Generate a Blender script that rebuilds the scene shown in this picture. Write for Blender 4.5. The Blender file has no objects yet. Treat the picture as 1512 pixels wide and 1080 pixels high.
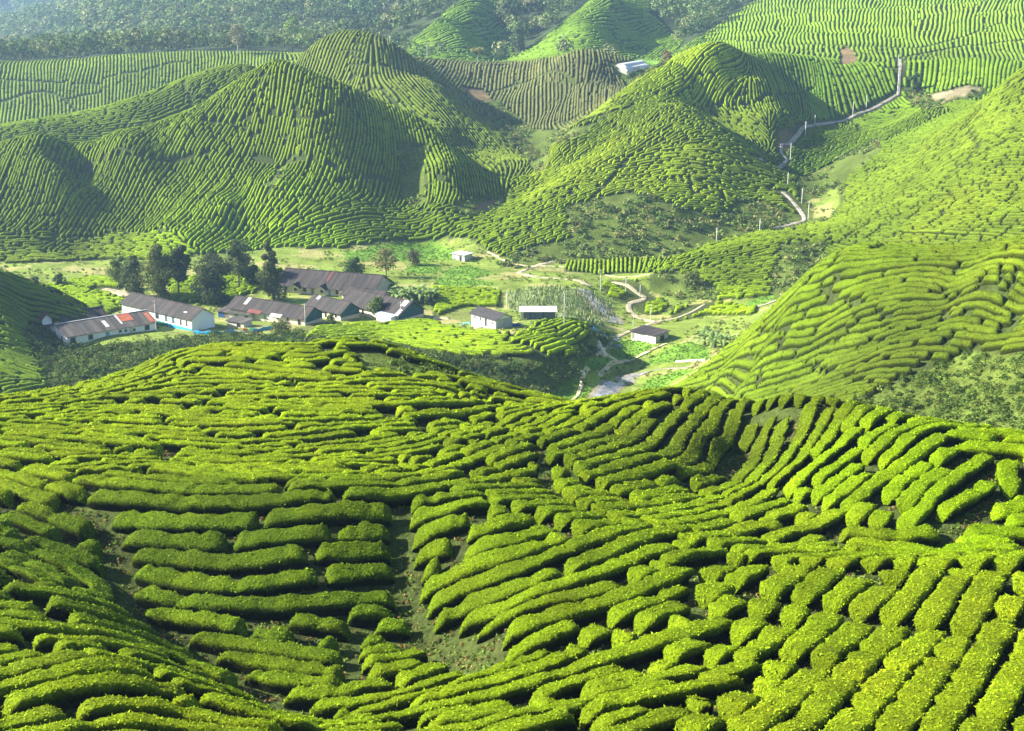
import bpy, math, random, time
import numpy as np
from mathutils import Vector, Matrix
T0 = time.time()
def log(*a): print('[scene]', round(time.time()-T0, 1), *a, flush=True)
rng = np.random.default_rng(7); random.seed(7)
PITCH = math.radians(16); F = 2077.0
CP, SP = math.cos(PITCH), math.sin(PITCH)
QUALITY = 1.0
scene = bpy.context.scene
col = scene.collection

# ------------------------------------------------------------------ survey of the land
# every survey mark: bearing and angle under the horizon as seen from the viewpoint, and distance
NEAR = [0]
def mark(px, py, D):
    if NEAR[0] and D > 60: D = 60+(D-60)*(0.62+0.38*min(1, max(0, (px-780)/280)))
    u = (px-756)/F; v = (540-py)/F
    t = D/(CP+v*SP)
    return (u*t, D, t*(v*CP-SP))
SURVEY = []
def pts(*a):
    for p in a: SURVEY.append(mark(*p))
def hid(*a):
    for (px, D, z) in a: SURVEY.append(((px-756)/F*D, D, z))
def line(*a, step=0.035):
    a = [(p[0], p[1], math.log(p[2])) for p in a]
    n = len(a)
    for i in range(n-1):
        p0 = a[max(i-1, 0)]; p1 = a[i]; p2 = a[i+1]; p3 = a[min(i+2, n-1)]
        d = math.hypot((p2[0]-p1[0])/F, p2[2]-p1[2])
        m = max(1, int(d/step))
        for k in range(m + (1 if i == n-2 else 0)):
            t = k/m
            q = [0.5*((2*p1[c])+(-p0[c]+p2[c])*t+(2*p0[c]-5*p1[c]+4*p2[c]-p3[c])*t*t+(-p0[c]+3*p1[c]-3*p2[c]+p3[c])*t**3) for c in range(3)]
            SURVEY.append(mark(q[0], q[1], math.exp(q[2])))
# --- near slopes
NEAR[0] = 1
pts((0,1080,37),(150,1080,37),(290,1080,38.5),(420,1080,43.5),(560,1080,42.5),(680,1080,40),(800,1080,37.5),(1000,1080,35.5),(1250,1080,35),(1512,1080,34))
pts((-500,1250,27),(200,1300,26),(900,1300,26),(1600,1300,25),(2100,1250,27),(-500,1000,42),(2000,1000,40))
pts((0,960,44),(120,1000,41),(0,880,50),(120,900,50.5),(0,800,59),(230,1010,43),(330,1050,41))
line((105,757,65),(158,805,61),(190,870,57),(250,950,52.5),(327,1005,49),(430,1062,45.5))      # gully, left
line((588,757,62.5),(597,830,58.7),(604,890,56),(640,950,52.5),(720,1000,47))                      # gully, middle
line((130,745,66),(300,757,63),(450,755,62),(540,752,62),(580,755,62.5))                                      # lip over the shaded hollow
pts((330,840,58),(450,840,57.5),(330,920,54),(450,940,53),(520,1000,49),(530,840,58))
pts((680,770,59.5),(700,840,56),(800,870,53),(756,940,48.5),(900,950,46.5),(1000,880,50.5),(650,1040,44),(900,1040,40.2),(1000,800,60),(880,780,62.5))
pts((1100,950,45.5),(1300,950,45),(1480,950,43.5),(1200,1020,39.5))
line((1060,842,54.5),(1200,852,52.3),(1350,853,51.8),(1512,856,51),(1700,860,50.5))                  # flat crest, right
line((1150,815,62.5),(1280,812,62),(1400,822,61),(1512,815,60.5),(1700,810,60))
line((1112,614,93),(1097,670,87),(1070,732,77),(990,778,67))                                     # gully west of the knoll
pts((1190,680,77),(1200,720,71),(1300,700,70.5),(1400,720,68),(1170,760,68),(1300,770,65.2),(1480,730,66),(1470,690,69.5),(1400,780,63))
pts((1040,650,86),(1000,700,79),(950,660,90),(1080,610,93))
line((700,640,110),(830,606,116),(900,597,110),(1000,590,102),(1100,590,93),(1200,604,85),(1300,627,79),(1400,645,75),(1512,660,72),(1750,690,70))
pts((850,650,96),(850,700,81),(920,700,80),(800,740,71))
pts((0,700,76),(300,700,80),(600,700,82),(0,650,92),(300,640,100),(600,650,100),(750,660,95),(-400,650,85),(-400,800,60))
# mound behind
line((-300,600,125),(0,597,125),(60,592,128),(150,575,134),(230,546,142),(262,530,146),(330,522,149),(400,518,150),(450,524,150),(490,514,150),(540,511,149),(590,523,146),(650,545,143),(700,562,141),(760,580,138),(830,605,134))
pts((400,570,128),(550,580,122),(250,590,118),(680,600,122),(600,548,137),(640,610,112),(740,605,125))
NEAR[0] = 0
# ravine behind mound
hid((-300,135,-52),(0,135,-54),(300,150,-58),(600,150,-60),(760,145,-58),(-300,165,-64),(0,168,-68),(150,180,-74),(300,190,-78),(450,193,-78),(600,190,-77),(760,185,-75),(860,175,-71))
hid((950,150,-60),(1050,128,-55),(1200,110,-49),(1350,104,-47),(1512,97,-44),(1700,95,-42),(1000,165,-65))
# left spur
line((-300,395,250),(0,405,246),(60,424,251),(110,446,257),(150,470,263))
pts((0,460,236),(0,520,216),(0,580,192),(50,480,243),(60,540,217),(-300,500,215),(80,530,226),(90,580,197))
hid((-300,285,-64),(-100,280,-65),(0,276,-66))
# terrace edge of village
line((70,505,238),(110,520,233),(200,510,236),(300,498,241),(420,487,248),(520,500,240),(640,520,229),(700,528,226),(800,530,226),(850,515,232),(880,488,247))
line((60,565,203),(150,570,203),(240,545,212),(420,535,216),(520,560,205),(700,585,206),(780,592,210),(850,582,220),(880,555,232),(890,510,255))
# village and valley floor
for py, D, x0, x1 in ((470,262,160,860),(440,279,200,860),(415,296,60,860),(395,312,-200,560)):
    for px in range(x0, x1+1, 100): pts((px,py,D))
pts((560,372,328),(640,362,338),(690,375,326),(620,395,312),(720,400,310))
for px,py,D in ((900,470,278),(960,450,288),(1040,440,289),(900,420,302),(980,420,300),(840,400,312),(960,400,312),(960,495,261),(900,500,262),(1000,520,248),(1040,500,258),(1040,470,273),(900,530,248),(870,560,234),(920,560,235),(980,540,242),(900,600,219),(950,575,226),(830,590,222),(1100,460,277),(760,385,320)):
    pts((px,py,D))
pts((840,385,320),(1000,385,320))
# left big hill and what is behind
line((0,388,316),(120,392,314),(250,385,318),(340,368,326),(480,360,330),(560,352,334),(650,338,340),(720,318,348),(770,290,364),(790,262,385))
line((-300,250,352),(0,228,354),(80,208,358),(180,203,360),(270,180,366),(330,135,376),(405,90,386),(450,104,386),(520,130,384),(600,166,382),(680,226,378),(760,268,372))
line((405,90,386),(467,117,380),(440,200,360),(390,260,347),(340,300,340),(267,345,328))
line((370,110,381),(330,190,366),(260,250,357),(190,310,344),(140,350,335))
line((180,203,360),(90,240,350),(40,290,340),(20,340,329))
line((430,240,359),(375,295,347),(350,340,338))
line((520,130,384),(520,200,366),(500,260,352),(480,310,341))
pts((560,200,372),(560,260,358),(540,310,344),(100,290,355),(120,360,331))
line((600,166,382),(602,215,373),(607,250,368),(612,290,358),(600,310,350))
line((640,190,379),(650,240,362),(670,290,350),(640,325,342))
hid((0,385,-56),(150,390,-56),(260,400,-54),(340,412,-52),(450,430,-50),(560,425,-56),(650,410,-60),(720,400,-61.5))
line((-300,205,405),(0,201,405),(75,187,408),(150,187,410),(215,176,412),(260,160,416),(305,138,420),(380,100,428))
hid((-300,480,-62),(0,480,-63),(150,490,-63),(300,500,-60),(390,490,-50))
line((-300,120,550),(0,111,550),(100,105,560),(170,97,565),(230,87,570),(290,83,572),(340,85,570),(395,88,560),(440,84,550))
pts((0,180,515),(150,160,525),(300,120,545))
line((200,95,563),(205,140,535),(190,180,515)); line((100,107,556),(120,150,533),(110,190,508)); line((250,88,570),(250,130,545)); line((320,87,570),(320,115,548))
line((440,90,480),(470,62,484),(500,49,486),(545,50,484),(590,75,478),(640,125,462),(720,200,435),(790,262,394))
line((500,49,486),(520,90,466),(580,140,445),(650,190,424))
pts((470,100,470),(500,120,462),(440,110,474),(600,110,470),(690,215,428))
line((600,84,508),(680,97,535),(735,100,545),(790,93,535),(840,78,515),(870,77,512),(900,88,508),(925,106,502),(942,122,492))
line((845,82,515),(872,120,472),(898,148,457))
line((640,115,500),(700,150,492),(730,190,465),(790,225,440),(800,255,400))
line((780,160,492),(790,185,470),(810,210,445)); pts((770,130,518),(830,112,494),(835,150,474),(805,165,486),(915,125,492))
hid((950,480,-45),(1000,500,-40))
pts((920,120,492))
# middle-right hill
line((1075,68,450),(1040,78,446),(985,100,438),(930,135,426),(900,152,420),(850,182,406),(815,207,394),(812,236,386),(790,258,378),(760,282,368),(700,303,356))
line((1075,68,450),(1110,110,440),(1150,170,424),(1158,205,415))
pts((1085,120,446),(1110,150,436),(1040,130,434),(1060,100,440))
line((1010,155,400),(1060,190,390),(1110,225,384),(1135,245,380),(1165,290,364),(1185,325,350))
line((1040,160,428),(1090,195,418),(1130,228,406))
line((1010,155,400),(960,190,388),(890,230,374),(830,270,358),(760,320,342),(715,365,328))
pts((900,200,396),(960,150,418),(1000,130,428))
line((900,160,418),(880,200,400),(850,240,382),(800,280,362))
pts((950,260,364),(1050,240,370),(870,290,351),(950,300,346),(1050,300,352),(850,345,331),(940,340,334),(1020,340,337),(1100,290,362),(1100,330,348),(1140,320,352))
pts((770,385,320),(840,372,325),(920,378,322),(1000,374,325),(1060,358,334),(1130,340,344),(720,380,323))
line((1080,75,470),(1200,86,490),(1250,96,490),(1320,98,486))
pts((1200,130,468),(1280,130,470),(1250,160,455),(1180,150,450),(1150,110,468))
line((1330,100,488),(1325,140,472),(1290,160,462),(1250,175,450),(1200,186,438),(1158,222,420),(1130,245,406))
pts((1240,215,425),(1200,240,410),(1180,270,392),(1300,190,440),(1340,160,455),(1380,140,462))
line((1390,150,430),(1290,215,402),(1250,235,392),(1215,285,372),(1195,325,352),(1150,350,342))
# right big slope
pts((1512,100,345),(1700,80,330),(1512,150,328),(1450,150,362),(1512,220,306),(1400,230,336),(1320,240,368),(1260,280,362),(1300,310,322),(1400,300,302),(1512,300,282),(1700,300,250))
pts((1200,345,336),(1300,360,292),(1400,360,278),(1512,360,262),(1700,360,235))
line((1150,345,332),(1080,362,322),(1010,378,314),(965,405,301))
pts((1050,410,298),(1120,400,300),(1040,435,288),(1120,440,284),(1148,380,304),(1200,400,300))
line((1152,365,308),(1148,400,297),(1140,440,284))
hid((1512,430,-42),(1450,450,-46),(1700,400,-40))
hid((1180,265,-64),(1260,235,-58),(1400,205,-54),(1512,195,-52),(1700,190,-46),(1120,270,-66),(1180,300,-62))
line((1700,380,148),(1512,388,155),(1400,398,165),(1300,394,174),(1240,390,180),(1200,405,186),(1150,445,200),(1100,490,212),(1050,532,220),(1000,565,222),(945,588,221))
pts((1300,450,167),(1400,450,160),(1512,450,151),(1300,520,157),(1400,540,149),(1512,540,140),(1200,500,175),(1200,560,165),(1100,570,190),(1300,590,146),(1400,600,141),(1512,600,132),(1700,600,122),(1030,590,205),(1700,480,140),(1400,640,133),(1512,645,124),(1250,620,143))
# far right: tea slopes
line((985,86,600),(1010,68,640),(1050,45,690),(1090,20,740),(1120,0,780),(1180,-40,840))
pts((1000,100,560),(1100,60,620),(1200,70,580),(1320,90,540),(1240,80,555),(1300,40,640),(1400,50,610),(1512,30,640),(1400,0,720),(1512,-40,780),(1200,10,720),(1700,20,640),(1700,-50,800))
line((1340,98,486),(1370,92,490),(1430,88,490),(1512,96,484))
pts((1420,120,470),(1370,125,478))
hid((1400,520,-38),(1512,520,-37),(1300,515,-38))
# pyramids
line((596,68,650),(640,32,690),(690,-4,730),(720,-20,750))
line((720,-20,750),(735,20,720),(752,55,690),(765,88,650))
line((708,-10,700),(674,45,645),(655,94,606))
pts((620,75,636),(720,80,655),(715,40,690))
line((738,97,630),(790,66,660),(850,26,700),(885,-4,730),(905,-20,745))
line((893,-10,700),(880,40,640),(846,82,604))
pts((930,50,685),(920,85,648),(985,50,700),(965,84,655),(940,98,615),(1000,20,740),(780,88,632))
hid((780,760,-36),(800,850,-20),(620,760,-48),(680,800,-35),(1000,760,-34),(1060,820,-22))
pts((945,102,600),(960,110,570),(985,98,590))
# forested hills
line((100,92,740),(200,55,820),(280,15,920),(360,-40,1020),(420,-90,1100))
pts((200,90,690),(400,75,690),(350,40,800),(500,30,800),(560,50,720),(580,-10,900),(450,-20,950),(800,-20,950),(1000,-30,950))
hid((0,850,-62),(60,950,-62),(-200,850,-65),(100,1100,-50))
pts((0,62,1600),(100,25,1750),(200,-20,1900),(-200,45,1700),(0,0,1850),(60,40,1660))
hid((0,1100,-72),(0,1350,-84),(-200,1100,-74),(150,1350,-50))
for px in range(-600, 2200, 350): pts((px,-110,1500 if px > 300 else 2150),(px,-220,2200 if px > 300 else 2600))
pts((-400,130,640),(1700,-60,900),(2000,50,640),(2000,300,300),(-600,390,320),(-600,250,400),(-600,450,230),(2000,420,150),(2000,640,90),(-600,600,110),(-600,700,75),(2000,850,50))

S = np.array(SURVEY)
SU, SL, ST = S[:,0]/S[:,1], np.log(S[:,1]), S[:,2]/S[:,1]
# drop near duplicates
keep = []
for i in range(len(SU)):
    if all((SU[i]-SU[j])**2+(SL[i]-SL[j])**2 > 0.006**2 for j in keep): keep.append(i)
SU, SL, ST = SU[keep], SL[keep], ST[keep]
CC = 0.014
def kern(r2): return np.sqrt(r2+CC*CC)
n = len(SU)
A = np.zeros((n+3, n+3))
A[:n,:n] = -kern((SU[:,None]-SU)**2+(SL[:,None]-SL)**2) - np.eye(n)*(-0.002)
A[:n,n] = A[n,:n] = 1; A[:n,n+1] = A[n+1,:n] = SU; A[:n,n+2] = A[n+2,:n] = SL
W = np.linalg.solve(A, np.concatenate([ST, np.zeros(3)]))
U0, U1 = -0.60, 0.60
NU = 600
gu = np.linspace(U0, U1, NU)
# rows of the sheet: finer over the valley floor
def rowlist():
    out = []; l = math.log(22.0)
    while l < math.log(2700):
        D = math.exp(l); out.append(l)
        l += 0.0045 if D < 160 else (0.0032 if D < 345 else (0.0042 if D < 800 else 0.01))
    return np.array(out)
gl = rowlist(); NL = len(gl)
log('survey', n, 'grid', NU, NL)
G = np.zeros((NL, NU))
for j0 in range(0, NL, 8):
    L = gl[j0:j0+8]
    r2 = (gu[None,:,None]-SU)**2 + (L[:,None,None]-SL)**2
    G[j0:j0+8] = -(kern(r2)@W[:n]) + W[n] + W[n+1]*gu[None,:] + W[n+2]*L[:,None]
GD = np.exp(gl)
GZ = G*GD[:,None]
GX = gu[None,:]*GD[:,None]; GY = np.repeat(GD[:,None], NU, 1)
# hashed value noise
def _h(ix, iy, s):
    n_ = (ix.astype(np.int64)*374761393 + iy.astype(np.int64)*668265263 + s*974711) & 0x7fffffff
    n_ = (n_ ^ (n_ >> 13))*1274126177 & 0x7fffffff
    return ((n_ ^ (n_ >> 16)) & 0xffff)/65535.0
def vnoise(x, y, s=0):
    x = np.asarray(x, float); y = np.asarray(y, float)
    ix = np.floor(x); iy = np.floor(y); fx = x-ix; fy = y-iy
    fx = fx*fx*(3-2*fx); fy = fy*fy*(3-2*fy); ix = ix.astype(np.int64); iy = iy.astype(np.int64)
    a = _h(ix,iy,s); b = _h(ix+1,iy,s); c = _h(ix,iy+1,s); d = _h(ix+1,iy+1,s)
    return (a+(b-a)*fx+(c-a)*fy+(a-b-c+d)*fx*fy)*2-1
def fbm(x, y, s=0, o=4):
    v = 0; a = 1; t = 0
    for k in range(o):
        v = v + a*vnoise(x*2**k+17.3*k, y*2**k-9.1*k, s+k); t += a; a *= 0.5
    return v/t
amp = np.clip((GD-50)/150, 0.0, 1)[:,None]
GZ = GZ + amp*(0.6*fbm(GX/38, GY/38, 3) + 0.25*fbm(GX/9, GY/9, 9, 2)) * np.where((GY>232)&(GY<315)&(np.abs(GX-5)<75), 0.25, 1.0)
GZ = GZ + 0.12*fbm(GX/3.5, GY/3.5, 5, 2)
GZ = GZ + np.clip((GD-700)/300,0,1)[:,None]*26*fbm(GX/200, GY/260, 21)
def hgt(x, y):
    x = np.asarray(x, float); y = np.maximum(np.asarray(y, float), 23.0)
    fu = np.clip((x/y-U0)/(U1-U0)*(NU-1), 0, NU-1.001)
    l = np.log(y); j = np.clip(np.searchsorted(gl, l)-1, 0, NL-2)
    D0 = GD[j]; D1 = GD[j+1]; fj = np.clip((y-D0)/(D1-D0), 0, 1)
    i = fu.astype(int); fi = fu-i
    return (GZ[j,i]*(1-fi)+GZ[j,i+1]*fi)*(1-fj)+(GZ[j+1,i]*(1-fi)+GZ[j+1,i+1]*fi)*fj
def proj(x, y, z):
    f = y*CP - z*SP; up = y*SP + z*CP
    return 756+F*x/f, 540-F*up/f
# what can be seen from the viewpoint (with a margin)
TAN = GZ/GY
RM = np.maximum.accumulate(TAN, axis=0)
def seen(x, y, extra=1.5):
    x = np.asarray(x, float); y = np.asarray(y, float)
    i = np.clip(np.rint((x/y-U0)/(U1-U0)*(NU-1)).astype(int), 0, NU-1)
    j = np.clip(np.searchsorted(gl, np.log(y)), 0, NL-1)
    return (hgt(x,y)+extra)/y >= RM[np.maximum(j-1,0), i]
_HC = {}
def hit(px, py, dmin=0, dmax=1e9):
    u = (px-756)/F; v = (540-py)/F
    den = CP+v*SP; X = u/den; Tn = (v*CP-SP)/den
    m = (GD > dmin) & (GD < dmax)
    y = GD[m]; d = hgt(X*y, y) - Tn*y
    k = np.argmax(d > 0)
    if not (d > 0).any(): k = int(np.argmax(d))
    if k == 0: yy = y[0] if len(y) else 100.0
    else:
        a, b = d[k-1], d[k]; yy = y[k-1] + (y[k]-y[k-1])*(-a/(b-a) if b != a else 0)
    return (X*yy, yy, float(hgt(X*yy, yy)))
log('terrain ready')
# ------------------------------------------------------------------ what grows where
def inpoly(px, py, poly):
    r = np.zeros(px.shape, bool); n_ = len(poly)
    xs = [p[0] for p in poly]; ys = [p[1] for p in poly]
    m = (px > min(xs)) & (px < max(xs)) & (py > min(ys)) & (py < max(ys))
    if not m.any(): return r
    x = px[m]; y = py[m]; c = np.zeros(x.shape, bool)
    for i in range(n_):
        x0, y0 = poly[i]; x1, y1 = poly[(i+1) % n_]
        if y0 == y1: continue
        k = ((y0 > y) != (y1 > y)) & (x < (x1-x0)*(y-y0)/(y1-y0)+x0)
        c ^= k
    r[m] = c
    return r
TEA, ROUGH, MEADOW, FIELD, DIRT, FOREST, REEDS, RED, YARD = range(9)
ZONES = [  # (kind, nearest, farthest, outline)
 (MEADOW, 205, 400, [(-300,392),(0,388),(250,383),(300,376),(345,372),(420,366),(500,368),(560,358),(690,352),(720,372),(775,392),(860,380),(1000,378),(965,403),(960,425),(1050,445),(1130,440),(1152,450),(1090,505),(1000,572),(930,600),(870,612),(780,600),(560,520),(240,530),(100,530),(60,480),(150,470),(100,445),(50,420),(0,402),(-300,395)]),
 (ROUGH, 162, 262, [(55,480),(100,512),(240,507),(330,493),(420,484),(460,500),(560,508),(640,522),(700,530),(850,528),(878,488),(905,500),(872,545),(858,565),(800,585),(770,590),(880,640),(500,620),(230,620),(60,620),(70,560),(40,500)]),
 (ROUGH, 92, 140, [(524,522),(560,522),(640,546),(700,566),(640,560),(590,556),(538,545)]),
 (ROUGH, 270, 420, [(835,305),(930,283),(1010,308),(1060,322),(1100,296),(1150,303),(1185,325),(1150,336),(1060,358),(1000,378),(840,386),(780,398),(735,392),(770,370),(840,352)]),
 (ROUGH, 230, 420, [(1153,362),(1215,362),(1218,398),(1150,448),(1138,440)]),
 (ROUGH, 105, 200, [(1165,640),(1240,608),(1290,585),(1350,552),(1440,520),(1600,530),(1900,520),(1900,700),(1380,660),(1250,640)]),
 (ROUGH, 340, 400, [(586,222),(604,210),(626,218),(628,300),(596,306)]),
 (ROUGH, 380, 500, [(785,190),(830,196),(880,180),(900,160),(860,200),(815,215),(800,258),(775,235),(730,190),(695,140),(720,138),(760,170)]),
 (ROUGH, 300, 450, [(1175,270),(1245,232),(1300,205),(1300,225),(1250,262),(1245,300),(1222,330),(1195,328)]),
 (MEADOW, 300, 400, [(1195,296),(1238,276),(1240,300),(1222,322),(1200,322)]),
 (ROUGH, 380, 520, [(1335,130),(1380,140),(1450,128),(1460,138),(1400,155),(1370,165),(1340,150)]),
 (DIRT, 380, 520, [(1376,140),(1430,126),(1452,130),(1400,150),(1380,156)]),
 (RED, 450, 700, [(1240,76),(1248,68),(1258,72),(1268,94),(1240,97)]),
 (RED, 380, 460, [(1148,196),(1162,186),(1172,205),(1168,222),(1152,222)]),
 (RED, 450, 560, [(678,128),(715,134),(726,150),(700,150)]),
 (ROUGH, 330, 380, [(675,297),(752,288),(738,308),(700,322),(678,312)]),
 (RED, 330, 380, [(700,304),(748,291),(732,306),(706,314)]),
 (ROUGH, 330, 420, [(408,250),(422,238),(420,258),(388,300),(392,285)]),
 (ROUGH, 270, 330, [(960,405),(1000,400),(1052,425),(1058,444),(1000,442),(960,432)]),
 (ROUGH, 440, 620, [(896,92),(925,100),(985,92),(990,104),(940,130),(925,128)]),
 (FIELD, 500, 640, [(915,96),(940,86),(978,90),(975,98),(930,104)]),
]
VFIELDS = [  # kitchen plots and grass fields on the valley floor
 [(505,374),(560,363),(640,359),(672,371),(668,385),(560,388),(512,384)],
 [(650,400),(690,391),(730,402),(705,412),(660,410)],
 [(640,410),(700,413),(740,420),(690,424),(645,421)],
 [(855,550),(868,530),(905,524),(922,533),(900,547)],
 [(905,504),(948,502),(972,512),(960,524),(925,536),(898,528)],
 [(945,541),(990,514),(1020,503),(1046,516),(1048,531),(1000,535)],
 [(795,590),(850,558),(872,575),(845,606),(830,610)],
 [(935,590),(955,562),(1000,549),(1030,545),(1000,560),(950,592)],
 [(1098,449),(1122,438),(1146,435),(1132,448),(1105,453)],
 [(770,440),(860,425),(880,432),(840,440),(780,445)],
 [(600,395),(630,388),(655,396),(640,405),(600,404)],
]
for p in VFIELDS: ZONES.append((FIELD, 205, 400, p))
ZONES += [
 (REEDS, 205, 400, [(748,432),(800,422),(862,428),(905,448),(908,468),(880,486),(830,470),(752,458)]),
 (YARD, 205, 400, [(240,480),(420,478),(640,470),(640,484),(560,478),(450,490),(380,496),(240,494)]),
 (YARD, 205, 400, [(620,455),(700,460),(700,478),(620,476)]),
]
TEAPATCH = [
 [(448,502),(470,486),(560,478),(640,477),(690,492),(760,494),(800,484),(872,492),(866,508),(850,528),(700,530),(640,522),(560,508)],
 [(60,425),(120,412),(182,412),(180,432),(185,455),(160,466),(118,452)],
 [(245,412),(330,408),(420,398),(410,420),(330,450),(250,446)],
 [(636,425),(738,430),(745,456),(690,452),(640,472)],
 [(838,386),(1002,379),(962,402),(885,406),(832,400)],
 [(885,416),(940,412),(968,438),(946,453),(903,445)],
 [(960+27*math.cos(a/3), 453+13*math.sin(a/3)) for a in range(19)],
 [(988,456),(1050,446),(1125,456),(1112,466),(1042,466),(992,477)],
 [(790,478),(850,474),(880,482),(870,490),(800,486)],
]
for p in TEAPATCH: ZONES.append((TEA, 205, 400, p))
FP1 = [(594,72),(640,34),(690,-6),(700,-60),(735,-60),(738,20),(768,90),(700,100),(600,90)]
FP2 = [(735,98),(800,60),(880,-6),(900,-60),(960,-60),(960,20),(1010,62),(985,90),(900,97),(830,88)]
FT1 = [(975,112),(985,86),(1050,45),(1120,-3),(1200,-70),(2300,-70),(2300,150),(1300,112)]
def classify(px, py, D):
    c = np.zeros(px.shape, np.int8)
    wood = (D > 585) & ~inpoly(px, py, FP1) & ~inpoly(px, py, FP2) & ~((D < 900) & inpoly(px, py, FT1))
    c[wood] = FOREST
    for k, d0, d1, p in ZONES:
        c[inpoly(px, py, p) & (D > d0) & (D < d1)] = k
    return c
# survey raster, 1 m
RX0, RY0, RNX, RNY = -400, 22, 800, 830
rx = RX0+np.arange(RNX)+.5; ry = RY0+np.arange(RNY)+.5
RXg, RYg = np.meshgrid(rx, ry)
RZg = hgt(RXg, RYg); RPX, RPY = proj(RXg, RYg, RZg)
wob = 3.0
CLS = classify(RPX+wob*fbm(RXg/6, RYg/6, 31, 2), RPY+0.4*wob*fbm(RXg/6, RYg/6, 37, 2), RYg)
MG_ = np.where(RYg < 260, 420, np.where(RYg < 480, 160, 90))
SEEN = seen(RXg, RYg, 2.2) & (RPX > -MG_) & (RPX < 1512+MG_) & (RPY < 1330) & (RPY > -60)
log('classes', np.bincount(CLS[SEEN], minlength=9))

# ------------------------------------------------------------------ footpaths, road, stream (courses)
def course(pl, step=1.0, **k):
    P3 = [hit(a, b, **k)[:2] for a, b in pl]
    out = []
    for i in range(len(P3)-1):
        p0 = P3[max(i-1,0)]; p1 = P3[i]; p2 = P3[i+1]; p3 = P3[min(i+2,len(P3)-1)]
        m = max(1, int(math.dist(p1, p2)/step))
        for q in range(m):
            t = q/m
            out.append([0.5*((2*p1[c])+(-p0[c]+p2[c])*t+(2*p0[c]-5*p1[c]+4*p2[c]-p3[c])*t*t+(-p0[c]+3*p1[c]-3*p2[c]+p3[c])*t**3) for c in (0,1)])
    out.append(list(P3[-1])); return np.array(out)
GAPS = []  # (course, half width) kept clear of tea
for pl, w_, kw in [
  ([(105,757),(158,805),(176,869),(211,932),(246,946),(327,1003),(422,1059),(470,1085)], .3, {}),
  ([(588,757),(596,805),(602,851),(599,887),(620,940),(662,964),(701,978)], .15, {}),
  ([(640,962),(701,980),(720,995)], .5, {}),
  ([(798,668),(806,710),(822,742),(850,757),(930,790)], .15, dict(dmin=55)),
  ([(1100,628),(1085,690),(1074,722)], .1, {}),
  ([(1395,790),(1440,765),(1500,745)], .3, {}),
  ([(1012,845),(1030,870),(1022,905),(1040,935),(1075,930)], .1, {}),
  ([(1060,843),(1200,853),(1350,855),(1512,857)], .35, {}),
  ([(1255,985),(1235,1010)], .3, {}),
  ([(1215,430),(1262,452),(1310,473)], .0, dict(dmin=140)), ([(1111,493),(1175,530),(1225,553),(1275,570)], .0, dict(dmin=140)),
  ([(1100,622),(1200,604),(1230,610)], .1, {}),
  ([(300,226),(330,227),(420,240),(500,250)], .25, dict(dmin=300)), ([(80,216),(200,225),(300,228)], .25, dict(dmin=300)),
  ([(300,178),(400,165),(500,157),(580,150)], .25, dict(dmin=300)),
  ([(500,270),(600,275),(700,300)], .2, dict(dmin=300)),
  ([(0,152),(100,152),(200,153),(250,152)], .4, dict(dmin=430)), ([(150,118),(200,108),(300,106),(380,105)], .3, dict(dmin=430)),
  ([(450,155),(540,140),(600,170),(700,215)], .2, dict(dmin=400)),
  ([(560,98),(640,120),(760,127),(850,125)], .3, dict(dmin=440)),
  ([(1010,12),(1200,14),(1340,10),(1512,-5)], .7, dict(dmin=500)), ([(1000,68),(1150,66),(1330,72),(1400,62),(1480,35)], .7, dict(dmin=500)),
  ([(1320,88),(1420,70),(1512,60)], .7, dict(dmin=450)),
  ([(1390,276),(1410,250),(1450,230),(1500,205)], .25, dict(dmin=240)), ([(1100,160),(1150,140),(1200,132)], .2, dict(dmin=400)),
  ([(870,300),(900,270),(930,235),(980,210)], .2, dict(dmin=300)),
  ([(890,170),(940,190),(1000,158)], .2, dict(dmin=300)),
  ([(1010,158),(1060,190),(1110,225),(1135,245)], .3, dict(dmin=350)),
]: GAPS.append((course(pl, .5, **(kw if kw.get('dmin', 0) > 99 else dict(kw, dmax=112))), w_))
LANE = course([(1330,88),(1328,118),(1322,142),(1290,160),(1250,177),(1215,183),(1190,187),(1178,200),(1157,213),(1154,226),(1162,236),(1120,247)], 1.5, dmin=380)
LANE2 = course([(1156,284),(1172,300),(1184,315),(1187,326),(1168,331),(1140,337)], 1.5, dmin=300)
LANE7 = course([(832,383),(790,394),(765,403)], 1.5, dmin=300)
LANE3 = course([(765,403),(800,410),(850,414),(870,424)], 1.0, dmin=250)
LANE4 = course([(905,417),(940,432),(952,441),(930,449),(932,462),(950,472),(965,476),(952,482),(925,492),(895,500)], 1.0, dmin=240)
LANE5 = course([(965,476),(1000,470),(1040,450)], 1.0, dmin=240)
LANE6 = course([(190,438),(176,432),(150,428)], 1.0, dmin=240)
FOOT1 = course([(840,604),(858,570),(862,552),(900,540),(925,532),(932,535)], .7, dmin=205)
FOOT2 = course([(880,525),(905,529),(928,534),(955,520),(985,508)], .7, dmin=205)
STREAM1 = course([(862,428),(872,440),(885,452),(890,462),(902,470),(905,478)], 1.0, dmin=205)
STREAM2 = course([(868,604),(890,585),(915,565),(935,555),(955,552)], 1.0, dmin=200)
STREAM3 = course([(935,555),(980,545),(1030,541)], 1.0, dmin=205)
BROOK = course([(885,522),(900,505),(912,500)], .7, dmin=205)
for c_, w_ in ((LANE,1.5),(LANE2,1.6),(LANE7,1.6),(LANE3,2.2),(LANE4,2.3),(LANE5,2),(LANE6,2),(STREAM1,4),(STREAM2,4),(STREAM3,2)): GAPS.append((c_, w_))

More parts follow.
